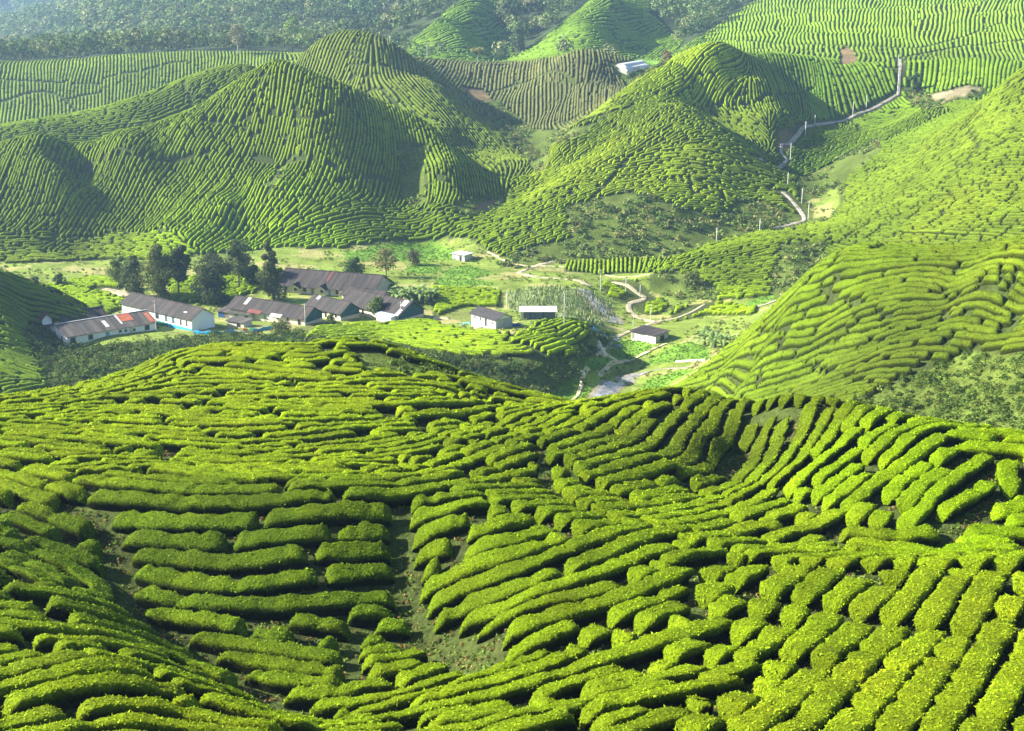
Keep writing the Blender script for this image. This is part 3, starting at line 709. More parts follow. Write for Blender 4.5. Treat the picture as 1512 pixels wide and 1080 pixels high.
def leaves(co, F_, tone_, rgen, size_k=1.0, dens_k=1.0):
    """small leaf faces spread over the canopy of a hedge"""
    p0, p1, p2, p3 = (co[F_[:,k]] for k in range(4))
    n_ = np.cross(p2-p0, p3-p1); ar = np.linalg.norm(n_, axis=1)*.5; n_ = n_/np.maximum(ar*2, 1e-9)[:,None]
    D = p0[:,1]; s = np.maximum(.075, D*.00118)*size_k
    cov = .54*dens_k*np.clip((118-D)/30, .35, 1)
    topf = tone_[F_[:,0],3]
    lam = ar*np.minimum(cov, .62)*(.22+.78*topf)/(s*s*.62)
    # the far flank of a hedge shows little
    c = (p0+p2)*.5; vdot = -(c*n_).sum(1)/np.linalg.norm(c, axis=1)
    lam = np.where(vdot < -.25, lam*.25, lam)
    k = rgen.poisson(lam); idx = np.repeat(np.arange(len(k)), k)
    a, b = rgen.random(len(idx))[:,None], rgen.random(len(idx))[:,None]
    P_ = (p0[idx]*(1-a)+p1[idx]*a)*(1-b)+(p3[idx]*(1-a)+p2[idx]*a)*b
    N_ = n_[idx]+rgen.normal(0, .55, (len(idx), 3)); N_[:,2] += .25; N_ /= np.linalg.norm(N_, axis=1)[:,None]
    R_ = rgen.normal(0, 1, (len(idx), 3)); T_ = np.cross(N_, R_); T_ /= np.linalg.norm(T_, axis=1)[:,None]; B_ = np.cross(N_, T_)
    S_ = (s[idx]*rgen.lognormal(0, .25, len(idx)))[:,None]
    P_ = P_+n_[idx]*S_*rgen.uniform(-.25, .22, (len(idx), 1))
    V = np.stack([P_-B_*S_*.36, P_+B_*S_*.36, P_+T_*S_*1.05+N_*S_*.2], 1).reshape(-1, 3)
    tt = tone_[F_[idx,0]].copy()
    sh = (rgen.random((len(idx), 1)) < .16)*topf[idx][:,None]
    tt[:,:3] *= (rgen.uniform(.62, 1.25, (len(idx), 1))+sh*.08)*np.stack([rgen.uniform(.90, 1.08, len(idx)), np.ones(len(idx)), np.ones(len(idx))], 1)
    return V, np.repeat(tt, 3, 0)
def leafmat(name, bright=1.0, rough=.55, tr=.3, bump_=None, spec=.04):
    M = Mat(name, rough, spec)
    a = M.n('ShaderNodeAttribute', attribute_name='tone').outputs['Color']
    c = M.mix(1.0, a, (bright,)*3, 'MULTIPLY')
    if bump_:
        f = M.noise(bump_[0], 4)
        c = M.mix(1.0, c, M.ramp(f, [(.28,(.45,.5,.5)),(.5,(.95,.95,.95)),(.74,(1.55,1.5,1.2))]), 'MULTIPLY')
        M.bump(f, bump_[1], bump_[2])
    M.color(c)
    if tr: M.trans(M.mix(1.0, c, (1.25,1.15,.5), 'MULTIPLY'), tr)
    return M.m
MAT_LEAF = leafmat('tea_leaf', 1.08, .65, .30, spec=.08)
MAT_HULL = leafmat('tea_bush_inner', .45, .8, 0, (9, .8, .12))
MAT_FAR = leafmat('tea_hedge_foliage', 1.0, .8, .12, (2.6, 1.0, .35))
MAT_MID = leafmat('tea_hedge_foliage_near', 1.0, .75, .12, (5.0, 1.0, .22))

# size in the photo
def shown(h):
    ln, s_, a, b = h; t = np.linspace(a, b, 7); x = np.interp(t, s_, ln[:,0]); y = np.interp(t, s_, ln[:,1])
    z = hgt(x, y)+.9; px, py = proj(x, y, z)
    vis = (seen(x, y, .9) & (px > 0) & (px < 1512) & (py < 1085)).mean()
    L_ = np.hypot(np.diff(px), np.diff(py)).sum()
    return vis*(L_+20)*(1.5*F/y.mean()*.5), px.mean(), py.mean()
near_h = [h for h in HEDGES if h[0][:,1].mean() < 118]
rest = [h for h in HEDGES if h[0][:,1].mean() >= 118]
inf = [shown(h) for h in near_h]
o_ = sorted(range(len(near_h)), key=lambda k: -inf[k][0])
single = [k for k in o_[:298] if inf[k][0] > 0]; others = [k for k in range(len(near_h)) if k not in set(single)]
log('near hedges', len(near_h), 'rest', len(rest))
def hedge_mesh(name, hs, rgen, lk=1.0, parts=False):
    co_, F_, tn, cnt, K, hid_, _ = build_hedges(hs, PROF_N)
    V, tt = leaves(co_, F_, tn, rgen, 1.0, lk)
    return co_, F_, tn, V, tt
def emit(name, co_, F_, tn, V, tt, mats):
    nq = len(F_); nt = len(V)//3
    me = bpy.data.meshes.new(name)
    allv = np.concatenate([co_, V]).astype(np.float32)
    li = np.concatenate([F_.ravel(), np.arange(len(V))+len(co_)]).astype(np.int32)
    me.vertices.add(len(allv)); me.vertices.foreach_set('co', allv.ravel())
    me.loops.add(len(li)); me.loops.foreach_set('vertex_index', li)
    me.polygons.add(nq+nt)
    me.polygons.foreach_set('loop_start', np.concatenate([np.arange(nq)*4, nq*4+np.arange(nt)*3]).astype(np.int32))
    me.polygons.foreach_set('material_index', np.concatenate([np.zeros(nq), np.ones(nt)]).astype(np.int32))
    me.polygons.foreach_set('use_smooth', np.concatenate([np.ones(nq), np.zeros(nt)]).astype(bool))
    a = me.attributes.new('tone', 'FLOAT_COLOR', 'POINT')
    tc_ = np.concatenate([tn, tt]).astype(np.float32); tc_[:,3] = 1; a.data.foreach_set('color', tc_.ravel())
    me.update(calc_edges=True)
    return link(me, name, mats)
# names of the slopes as one would point them out
def slope_of(px, py):
    if px < 60+(py-700)*1.02-max(0, (py-850))*.05 and py > 760 and px < 470: return 'on the lower left slope'
    if px < 595 and py > 765: return 'in the dark hollow'
    if px < 780 and py > 985: return 'at the foot of the hollow'
    if px > 1060 and 625 < py < 800 and px > 1100-(py-625)*.2: return 'on the bright knoll'
    if py <= 765: return 'on the broad saddle'
    if px < 1010: return 'right of the bare path'
    return 'on the lower right slope'
ORD = ['first','second','third','fourth','fifth','sixth','seventh','eighth','ninth','tenth','eleventh','twelfth','thirteenth','fourteenth','fifteenth','sixteenth','seventeenth','eighteenth','nineteenth','twentieth']
def ordn(k):
    if k < 20: return ORD[k]
    t_ = {2:'twenty',3:'thirty',4:'forty',5:'fifty'}[(k+1)//10]; r_ = (k+1) % 10
    return (t_[:-1]+'ieth') if r_ == 0 else t_+' '+ORD[r_-1]
groups_ = {}
for k in single: groups_.setdefault(slope_of(inf[k][1], inf[k][2]), []).append(k)
LABEL = {}
for g_, ks in groups_.items():
    xs = sorted(inf[k][1] for k in ks)
    nb = 1 if len(ks) < 7 else (3 if len(ks) < 45 else 4)
    cuts = [xs[int(len(xs)*t/nb)] for t in range(1, nb)]
    nm = {1:[''],3:[', left part',', middle part',', right part'],4:[', far left part',', left of centre',', right of centre',', far right part']}[nb]
    bins = {}
    for k in ks: bins.setdefault(sum(inf[k][1] >= c for c in cuts), []).append(k)
    for b_, kk in bins.items():
        kk.sort(key=lambda k: -inf[k][2])
        for n_, k in enumerate(kk):
            L_ = near_h[k][3]-near_h[k][2]
            w_ = 'short rounded' if L_ < 4.2 else ('long wavy' if L_ > 9 else 'clipped')
            LABEL[k] = f"{w_} tea hedge {g_}, {ordn(n_)} up{nm[b_]}"
for k in single:
    rg = np.random.default_rng(1000+k)
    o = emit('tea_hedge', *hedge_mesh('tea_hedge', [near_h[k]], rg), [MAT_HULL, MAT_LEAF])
    o['label'] = LABEL[k]; o['category'] = 'tea hedge'; o['group'] = 'clipped tea hedges on the near slopes'
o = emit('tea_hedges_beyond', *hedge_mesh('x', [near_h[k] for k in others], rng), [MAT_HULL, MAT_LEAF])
o['kind'] = 'stuff'; o['label'] = 'smaller clipped tea hedges between and behind the near rows'; o['category'] = 'tea hedges'
def farset(name, hs, prof, mat, label):
    co_, F_, tn, cnt, K, hid_, _ = build_hedges(hs, prof)
    tn[:,3] = 1
    me = raw_mesh(name, co_, F_, 4, attr=tn); o = link(me, name, [mat]); o['kind'] = 'stuff'; o['label'] = label; o['category'] = 'tea hedges'
    log(name, len(hs), 'faces', len(F_)); return co_, F_, tn
mid = [h for h in rest if h[0][:,1].mean() < 260]; far = [h for h in rest if h[0][:,1].mean() >= 260]
farset('tea_rows_across_the_valley', far, PROF_F, MAT_FAR, 'endless tea rows covering the hills beyond the valley')
co_, F_, tn, *_ = build_hedges(mid, PROF_M)
mm = F_[:,0]
V, tt = leaves(co_, F_, tn, rng, 1.25, .8)
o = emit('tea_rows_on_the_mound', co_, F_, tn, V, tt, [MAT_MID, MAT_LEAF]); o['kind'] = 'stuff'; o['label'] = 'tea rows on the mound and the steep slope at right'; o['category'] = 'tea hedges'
log('leaf faces', sum(len(o.data.polygons) for o in bpy.data.objects if o.type == 'MESH'))
# ------------------------------------------------------------------ scrub, woods, single trees
def clump(cen, rad, n_, size, rgen, tone_, dark=.45, flat=1.0):
    """leaf tufts spread through blobs: cen (m,3), rad (m,3) -> triangles"""
    m = len(cen); idx = rgen.integers(0, m, n_)
    d = rgen.normal(0, 1, (n_, 3)); d /= np.linalg.norm(d, axis=1)[:,None]
    r = rgen.uniform(.55, 1.05, (n_, 1))
    P_ = cen[idx]+d*rad[idx]*r
    N_ = d+rgen.normal(0, .45, (n_, 3)); N_[:,2] += .3*flat; N_ /= np.linalg.norm(N_, axis=1)[:,None]
    T_ = np.cross(N_, rgen.normal(0, 1, (n_, 3))); T_ /= np.linalg.norm(T_, axis=1)[:,None]; B_ = np.cross(N_, T_)
    s = size*rgen.uniform(.6, 1.4, (n_, 1))
    V = np.stack([P_-B_*s*.55, P_+B_*s*.55, P_+T_*s], 1).reshape(-1, 3)
    c = tone_[None,:]*rgen.uniform(.65, 1.4, (n_, 1))*np.stack([rgen.uniform(.85, 1.25, n_), np.ones(n_), rgen.uniform(.8, 1.1, n_)], 1)
    return V, np.repeat(np.concatenate([c, np.ones((n_, 1))], 1), 3, 0)
MAT_TREE = leafmat('tree_foliage', 1.0, .75, .22, spec=.1)
MAT_FOREST = leafmat('forest_foliage', 1.0, .9, .15, spec=.05)
MAT_SCRUB = leafmat('scrub_foliage', 1.0, .85, .2, spec=.05)
MB_ = Mat('bark', .95, .1); MB_.color(MB_.ramp(MB_.noise(3.0, 4), [(.3,(.055,.045,.035)),(.7,(.16,.135,.11))])); MB_.bump(MB_.noise(8, 3), .7, .1); MAT_BARK = MB_.m
MB_ = Mat('pale_bark', .9, .1); MB_.color(MB_.ramp(MB_.noise(1.0, 4), [(.3,(.25,.23,.2)),(.7,(.45,.42,.37))])); MAT_PALEBARK = MB_.m
def scatter(mask, dens, rgen):
    jj, ii = np.nonzero(mask & SEEN); k = rgen.poisson(dens, len(jj)); jj = np.repeat(jj, k); ii = np.repeat(ii, k)
    return rx[ii]+rgen.uniform(-.5, .5, len(ii)), ry[jj]+rgen.uniform(-.5, .5, len(ii))
def bushes(name, x, y, r, hk, tri, tsize, tones, mat, label, cat, kind='stuff', sink=.1):
    n_ = len(x); z = hgt(x, y)
    Vs = []; Ts = []
    m = 3
    ang = rng.uniform(0, 6.28, (n_, m)); off = rng.uniform(0, .55, (n_, m))*r[:,None]
    cx = x[:,None]+np.cos(ang)*off; cy = y[:,None]+np.sin(ang)*off; rr = r[:,None]*rng.uniform(.5, .85, (n_, m)); cz = z[:,None]+rr*hk*.7-sink
    idx = rng.integers(0, m, (n_, tri)); I = np.arange(n_)[:,None]
    d = rng.normal(0, 1, (n_, tri, 3)); d /= np.linalg.norm(d, axis=2)[...,None]; d[...,2] = np.where(d[...,2] < -.25, -d[...,2], d[...,2])
    rad = rr[I, idx]; P_ = np.stack([cx[I,idx]+d[...,0]*rad, cy[I,idx]+d[...,1]*rad, cz[I,idx]+d[...,2]*rad*hk], -1)
    P_ = P_.reshape(-1, 3); N_ = d.reshape(-1, 3)+rng.normal(0, .45, (n_*tri, 3)); N_[:,2] += .25; N_ /= np.linalg.norm(N_, axis=1)[:,None]
    T_ = np.cross(N_, rng.normal(0, 1, N_.shape)); T_ /= np.linalg.norm(T_, axis=1)[:,None]; B_ = np.cross(N_, T_)
    s = (np.repeat(tsize if np.ndim(tsize) else np.full(n_, tsize), tri)*rng.uniform(.6, 1.4, n_*tri))[:,None]
    V = np.stack([P_-B_*s*.55, P_+B_*s*.55, P_+T_*s], 1).reshape(-1, 3)
    c = np.repeat(tones, tri, 0)*rng.uniform(.65, 1.4, (n_*tri, 1)); c = np.repeat(np.concatenate([c, np.ones((len(c), 1))], 1), 3, 0)
    me = raw_mesh(name, V, np.arange(len(V)), 3, smooth=False, attr=c)
    o = link(me, name, [mat]); o['kind'] = kind; o['label'] = label; o['category'] = cat
    log(name, n_); return o
pal = lambda n_, cols: np.array(cols)[rng.integers(0, len(cols), n_)]*rng.uniform(.75, 1.25, (n_, 1))
# rough banks and gullies
x, y = scatter((CLS == ROUGH) & (RYg < 262) & (RYg > 190), .95, rng)
bushes('scrub', x, y, rng.uniform(.35, 1.15, len(x))**1.3, .95, 42, .26, pal(len(x), [(.05,.085,.02),(.075,.12,.025),(.06,.10,.03),(.10,.13,.035),(.04,.075,.02)]), MAT_SCRUB, 'dark tangled scrub on the bank below the village', 'scrub')
x, y = scatter((CLS == ROUGH) & (RYg < 190), 1.6, rng); k = fbm(x/6, y/6, 301, 2) > -.5; x = x[k]; y = y[k]
bushes('undergrowth', x, y, rng.uniform(.25, 1.0, len(x))**1.5, .85, 60, .17, pal(len(x), [(.06,.105,.02),(.085,.14,.025),(.045,.08,.018),(.12,.16,.035),(.055,.10,.02)]), MAT_SCRUB, 'leafy undergrowth on the untended foot of the right hill', 'undergrowth')
x, y = scatter((CLS == ROUGH) & (RYg >= 262), .34, rng); k = fbm(x/9, y/9, 303, 2) > -.3; x = x[k]; y = y[k]
bushes('gully_scrub', x, y, rng.uniform(.5, 1.5, len(x)), .8, 26, .42, pal(len(x), [(.11,.17,.04),(.14,.20,.045),(.19,.20,.07),(.07,.12,.03)]), MAT_SCRUB, 'rough scrub in the gullies and on bare spurs of the hills', 'scrub')
# meadow tussocks and the plots
x, y = scatter((CLS == MEADOW) & (RYg > 200), .42, rng); k = fbm(x/6, y/5, 311, 3) > .02; x = x[k]; y = y[k]
bushes('meadow_grass', x, y, rng.uniform(.15, .6, len(x)), .7, 18, .24, pal(len(x), [(.14,.20,.035),(.17,.21,.05),(.09,.15,.025),(.19,.20,.07)]), MAT_SCRUB, 'tussocky grass and weeds on the valley floor', 'grass')
x, y = scatter((CLS == FIELD) & (RYg > 200) & (RYg < 420), 2.2, rng)
bushes('field_crop', x, y, rng.uniform(.12, .24, len(x)), .9, 9, .2, pal(len(x), [(.10,.20,.022),(.12,.23,.025),(.08,.16,.02)]), MAT_SCRUB, 'low bright green crop in the small valley plots', 'crop')
# tall staked crop
x, y = scatter(CLS == REEDS, 2.6, rng); n_ = len(x); z = hgt(x, y); h_ = rng.uniform(.35, .95, n_); a = rng.uniform(0, 6.28, n_); w_ = .11
dxx = np.cos(a)*w_; dyy = np.sin(a)*w_; lx = rng.normal(0, .15, n_); ly = rng.normal(0, .15, n_)
V = np.stack([np.stack([x-dxx, y-dyy, z-.05], 1), np.stack([x+dxx, y+dyy, z-.05], 1), np.stack([x+dxx+lx, y+dyy+ly, z+h_], 1), np.stack([x-dxx+lx, y-dyy+ly, z+h_], 1)], 1).reshape(-1, 3)
c = np.repeat(np.concatenate([pal(n_, [(.17,.23,.10),(.13,.20,.07),(.22,.26,.14)]), np.ones((n_, 1))], 1), 4, 0)
o = link(raw_mesh('staked_crop', V, np.arange(len(V)), 4, smooth=False, attr=c), 'staked_crop', [MAT_SCRUB]); o['kind'] = 'stuff'; o['label'] = 'grey green crop climbing on stakes beside the stream'; o['category'] = 'crop'
# the far woods
N_F = 75000
uu = rng.uniform(-.43, .43, N_F); ll = rng.uniform(math.log(585), math.log(2500), N_F); yy = np.exp(ll); xx = uu*yy
keepn = rng.random(N_F) < np.clip((yy/1900)**2*1.5, 0, 1); xx = xx[keepn]; yy = yy[keepn]
zz = hgt(xx, yy); pxx, pyy = proj(xx, yy, zz)
wood = (classify(pxx, pyy, yy) == FOREST) & seen(xx, yy, 9) & (pyy > -120) & (pxx > -60) & (pxx < 1580)
xx = xx[wood]; yy = yy[wood]; log('wood trees', len(xx))
rr = rng.uniform(2.6, 6.2, len(xx))*np.clip(yy/850, .8, 1.4)
bushes('far_forest', xx, yy, rr, 1.3, 80, rr*.24, pal(len(xx), [(.07,.115,.045),(.09,.14,.05),(.13,.18,.06),(.05,.085,.04),(.18,.20,.09),(.10,.165,.05)])*(1+.35*fbm(xx/60, yy/60, 321, 2))[:,None], MAT_FOREST, 'dense jungle covering the hazy mountains behind', 'forest', sink=-2.5)
# ---- single trees
def tube(pts_, rad, seg=7):
    P_ = np.array(pts_, float); n_ = len(P_); V = []
    for i in range(n_):
        d = P_[min(i+1, n_-1)]-P_[max(i-1, 0)]; d /= np.linalg.norm(d)+1e-9
        a = np.cross(d, (0, .3, 1) if abs(d[2]) < .9 else (1, 0, 0)); a /= np.linalg.norm(a); b = np.cross(d, a)
        for s in range(seg):
            t = 2*math.pi*s/seg; V.append(P_[i]+rad[i]*(math.cos(t)*a+math.sin(t)*b))
    F_ = [(i*seg+s, i*seg+(s+1) % seg, (i+1)*seg+(s+1) % seg, (i+1)*seg+s) for i in range(n_-1) for s in range(seg)]
    F_.append((n_-1)*seg and tuple([(n_-1)*seg+s for s in range(seg)]))
    return V, F_
def pmesh(name, parts, mats, parent=None, smooth=True, loc=None):
    """join lists of (verts, faces, material index)"""
    V = []; F_ = []; mi = []
    for v, f, m in parts:
        b = len(V); V += [tuple(map(float, q_)) for q_ in v]; F_ += [tuple(int(i)+b for i in t) for t in f]; mi += [m]*len(f)
    me = bpy.data.meshes.new(name); me.from_pydata(V, [], F_); me.update()
    me.polygons.foreach_set('material_index', mi); me.polygons.foreach_set('use_smooth', [smooth]*len(F_))
    return link(me, name, mats, parent)
def empty(name, loc, rz=0, label=None, cat=None, group=None):
    o = bpy.data.objects.new(name, None); col.objects.link(o); o.location = loc; o.rotation_euler = (0, 0, rz); o.empty_display_size = .3
    if label: o['label'] = label; o['category'] = cat
    if group: o['group'] = group
    return o
def tree(name, px, ptop, pbase, wpx, tone_, label, kind='round', trunk=.25, dens=1.0, cat='tree', group='trees around the village', bark=None, dmin=200, dmax=420, at=None):
    x, y, z = at or hit(px, pbase, dmin, dmax)
    s = math.hypot(y, z)/F; Hh = (pbase-ptop)*s*1.07; R = wpx*s*.5*(1.35 if pbase > 380 else 1.1)
    t = empty(name, (x, y, z), 0, label, cat, group)
    rg = np.random.default_rng(int(px*7+pbase))
    pts_ = [(0, 0, -.3)]; lean = rg.normal(0, .03, 2)
    for k in range(1, 6): pts_.append((lean[0]*Hh*k/5+rg.normal(0, .02)*R, lean[1]*Hh*k/5, Hh*.88*k/5))
    r0 = max(.09, Hh*.022); parts = []
    v, f = tube(pts_, [r0*(1-.75*k/5) for k in range(6)]); parts.append((v, f, 0))
    z0 = Hh*trunk
    cs = []; rs = []
    nb = {'round': 9, 'column': 12, 'conifer': 14, 'airy': 10, 'flat': 6}[kind]
    for k in range(nb):
        q_ = (k+.5)/nb; zz_ = z0+(Hh-z0)*q_
        if kind == 'column': w_ = math.sin(math.pi*(.12+.8*q_))**.6
        elif kind == 'conifer': w_ = (1-q_)**.7+.12
        elif kind == 'flat': w_ = 1.0; zz_ = z0+(Hh-z0)*(.45+.5*rg.random())
        else: w_ = math.sin(math.pi*(.18+.7*q_))**.8
        a = k*2.4+rg.uniform(-.5, .5); ro = R*w_*rg.uniform(.2, .62)
        c_ = (lean[0]*zz_+math.cos(a)*ro, lean[1]*zz_+math.sin(a)*ro, zz_); rr_ = R*w_*rg.uniform(.40, .68)
        cs.append(c_); rs.append((rr_, rr_, rr_*(.5 if kind in ('flat',) else .8)))
        st = (lean[0]*zz_, lean[1]*zz_, max(.2, min(zz_-rr_*.9, Hh*.8)))
        v, f = tube([st, ((st[0]+c_[0])/2, (st[1]+c_[1])/2, (st[2]+c_[2])/2+.1), c_], [r0*.42, r0*.28, r0*.12], 5); parts.append((v, f, 0))
    pmesh('trunk', parts, [bark or MAT_BARK], t)
    ts = max(.16, s*2.2)
    nl = int(dens*260*(R*Hh)/(ts*ts)/60)
    V, c = clump(np.array(cs), np.array(rs), max(200, min(9000, nl*3)), ts, rg, np.array(tone_))
    o = link(raw_mesh('crown', V, np.arange(len(V)), 3, smooth=False, attr=c), 'crown', [MAT_TREE], t)
    return t
DK = (.045,.075,.025); MD = (.07,.11,.03)
tree('broadleaf_tree', 176, 383, 428, 26, (.12,.18,.04), 'small pale green tree at the left end of the dark tree row')
tree('columnar_tree', 199, 384, 438, 36, (.055,.085,.028), 'dark bushy tree standing behind the long white shed, leftmost dark one', 'column', .08, 1.2)
tree('tall_tree', 238, 368, 444, 40, (.085,.115,.032), 'tallest dark tree with its foliage reaching nearly to the shed roof', 'column', .1, 1.2)
tree('tall_tree', 263, 369, 444, 34, (.045,.065,.028), 'tall dark tree with a bare lower trunk behind the shed roof', 'round', .42, 1.3)
tree('columnar_tree', 316, 385, 447, 54, (.042,.065,.028), 'broad dark tree between the two brown roofed rows', 'column', .04, 1.5)
tree('feathery_tree', 353, 362, 426, 36, (.065,.10,.035), 'feathery grey green tree standing back behind the broad dark tree', 'airy', .3, .8)
tree('small_tree', 372, 395, 424, 26, (.04,.075,.025), 'small rounded dark tree beside the conifer', 'round', .12, 1.3)
tree('conifer', 405, 358, 444, 34, (.075,.10,.035), 'tall pointed conifer left of the large brown roof', 'conifer', .1, 1.3)
tree('broadleaf_tree', 522, 385, 416, 32, (.05,.10,.03), 'bushy dark green tree behind the large brown roof', 'round', .08, 1.3)
tree('bare_tree', 570, 372, 409, 32, (.14,.14,.06), 'thin brownish tree with a forked trunk near the green field', 'airy', .35, .45)
tree('round_tree', 88, 406, 422, 15, (.05,.095,.028), 'round dark tree alone on the pale meadow at left', 'round', .05, 1.6)
tree('small_round_tree', 52, 410, 422, 12, (.06,.11,.03), 'smaller round bush left of the lone meadow tree', 'round', .05, 1.6)
tree('young_tree', 557, 442, 470, 22, (.08,.14,.035), 'young green tree in front of the right teal gabled house', 'airy', .2, 1.1)
tree('garden_tree', 539, 436, 452, 18, (.14,.19,.05), 'yellow green shrub tree between two brown roofs', 'round', .15, 1.1)
tree('shrub', 489, 465, 480, 12, (.06,.10,.03), 'dark shrub under the middle teal gable', 'round', .05, 1.2)
tree('shrub', 415, 478, 490, 26, (.08,.12,.035), 'low weedy shrub at the blue tarpaulin', 'round', .05, 1.2)
tree('bare_tree', 610, 372, 392, 22, (.09,.11,.045), 'small brownish tree at the foot of the far green field', 'airy', .2, .8)
tree('shrub', 1020, 404, 424, 30, (.09,.13,.035), 'rounded shrub on the small spur right of the road loop', 'round', .05, 1.0)
kw = dict(group='single trees on the far slopes', dmin=560, dmax=900)
tree('umbrella_tree', 705, 74, 97, 18, (.17,.19,.07), 'pale umbrella shaped tree at the foot of the left pyramid hill', 'flat', .62, 1.0, bark=MAT_PALEBARK, group=kw['group'], dmin=470, dmax=640)
tree('umbrella_tree', 781, 2, 38, 24, (.15,.17,.09), 'pale tree with a bare white trunk between the pyramid hills', 'flat', .5, .9, bark=MAT_PALEBARK, **kw)
tree('forest_edge_tree', 747, 8, 40, 26, (.09,.13,.045), 'leafy green tree on the forest edge right of the left pyramid', 'round', .2, 1.0, **kw)
tree('forest_edge_tree', 765, 45, 76, 26, (.08,.125,.045), 'leafy green tree at the foot of the gully between pyramids', 'round', .15, 1.0, **kw)
tree('reddish_tree', 985, 80, 108, 22, (.16,.13,.07), 'reddish brown tree beside the white plastic tunnels', 'airy', .25, .9, group=kw['group'], dmin=480, dmax=640)
tree('dead_tree', 352, 44, 82, 34, (.17,.19,.13), 'pale whitish tree at the forest edge above the hazy tea slope', 'airy', .4, .5, bark=MAT_PALEBARK, **kw)
tree('bright_tree', 432, 30, 78, 26, (.16,.26,.05), 'bright yellow green tree on the forest edge left of the far summit', 'airy', .2, .7, **kw)
tree('bush', 1352, 112, 136, 22, (.05,.10,.03), 'dark bush beside the bare earth cut above the lane', 'round', .05, 1.1, group=kw['group'], dmin=400, dmax=520)
# ---- banana clumps
MAT_BAN = leafmat('banana_leaf', 1.0, .5, .3, spec=.25)
def banana(px, pbase, hpx, label, rgs, group='banana plants in the valley', tone_=(.16,.25,.07), n_=17):
    x, y, z = hit(px, pbase, 205, 420); s = math.hypot(y, z)/F; Hh = hpx*s
    t = empty('banana_plant', (x, y, z), 0, label, 'banana plant', group); rg = np.random.default_rng(rgs)
    v, f = tube([(0,0,-.2),(0,0,Hh*.2),(.03,0,Hh*.4)], [Hh*.07, Hh*.055, Hh*.03], 7); pmesh('stem', [(v, f, 0)], [MAT_BARK], t)
    V = []; F_ = []; T = []
    for k in range(n_):
        a = k*2.4+rg.uniform(-.3, .3); up = rg.uniform(.35, 1.45); L_ = Hh*rg.uniform(.55, .9); w_ = L_*.12; b = len(V); ca, sa_ = math.cos(a), math.sin(a)
        for q_ in range(6):
            u_ = q_/5; d = L_*u_*math.cos(up*.8)*1.1; h_ = Hh*rg.uniform(.26,.32)+L_*(math.sin(up)*u_-.75*u_*u_*.9); ww = w_*math.sin(math.pi*(.08+.9*u_))
            V += [(ca*d-sa_*ww, sa_*d+ca*ww, h_-.25*ww), (ca*d, sa_*d, h_+.1*ww), (ca*d+sa_*ww, sa_*d-ca*ww, h_-.25*ww)]
        kk = rg.uniform(.7, 1.35); T += [(tone_[0]*kk, tone_[1]*kk, tone_[2]*kk, 1)]*18
        for q_ in range(5):
            for e_2 in range(2): F_.append((b+q_*3+e_2, b+q_*3+e_2+1, b+q_*3+e_2+4, b+q_*3+e_2+3))
    link(raw_mesh('leaves', np.array(V), np.array(F_).ravel(), 4, smooth=False, attr=np.array(T)), 'leaves', [MAT_BAN], t)
for k, (px, pb, h_, lb) in enumerate([
  (586,446,36,'leftmost banana plant of the big grove behind the teal house'),(598,440,34,'banana plant at the back left of the grove'),(605,448,38,'banana plant in the front middle of the grove'),
  (617,441,36,'banana plant at the back of the grove, right of centre'),(624,448,38,'banana plant at the front right of the grove'),(636,445,34,'rightmost banana plant of the big grove'),
  (566,425,22,'small banana plant right of the brown roofs, leftmost'),(552,423,20,'small banana plant at the end of the large brown roof'),(578,428,22,'small banana plant just left of the grove'),
  (470,408,20,'banana plant above the large brown roof, left one'),(482,408,18,'banana plant above the large brown roof, right one'),
  (1040,510,34,'banana plant at the left of the clump by the right hill'),(1055,514,38,'banana plant in the middle of the clump by the right hill'),(1070,512,34,'banana plant at the right of the clump by the right hill'),(1048,503,32,'banana plant behind the clump by the right hill')]):
    banana(px, pb, h_, lb, 50+k)
for k, (px, pb, h_, lb) in enumerate([(1318,648,26,'broad leaved wild banana in the undergrowth at right, left one'),(1332,652,28,'broad leaved wild banana in the undergrowth at right, right one')]):
    x, y, z = hit(px, pb, 90, 200)
    pass
log('vegetation')

# weeds and litter in the gaps between near hedges
free = np.zeros((int(100/CELL), ONX), bool)
keep_ = occ.copy(); occ[:] = 0
for l in LINES:
    if l[:,1].mean() < 90: stamp(l, spacing(float(l[:,0].mean()), float(l[:,1].mean()))*.40)
fr_ = (occ[:int(64/CELL)] == 0); occ[:] = keep_
jj, ii = np.nonzero(fr_); x = RX0+ii*CELL; y = RY0+jj*CELL+1e-3
k = seen(x, y, .3) & (y > 30); x = x[k]; y = y[k]; px_, py_ = proj(x, y, hgt(x, y)); k = (px_ > -20)&(px_ < 1532)&(py_ < 1100)&(rng.random(len(x)) < .55); x = x[k]+rng.uniform(0, .2, k.sum()); y = y[k]+rng.uniform(0, .2, k.sum())
bushes('weeds', x, y, rng.uniform(.05, .19, len(x)), .8, 9, .09, pal(len(x), [(.10,.17,.03),(.14,.20,.035),(.07,.11,.025),(.20,.15,.06),(.15,.12,.05)]), MAT_SCRUB, 'weeds and leaf litter in the gaps between the near hedges', 'weeds', sink=.02)
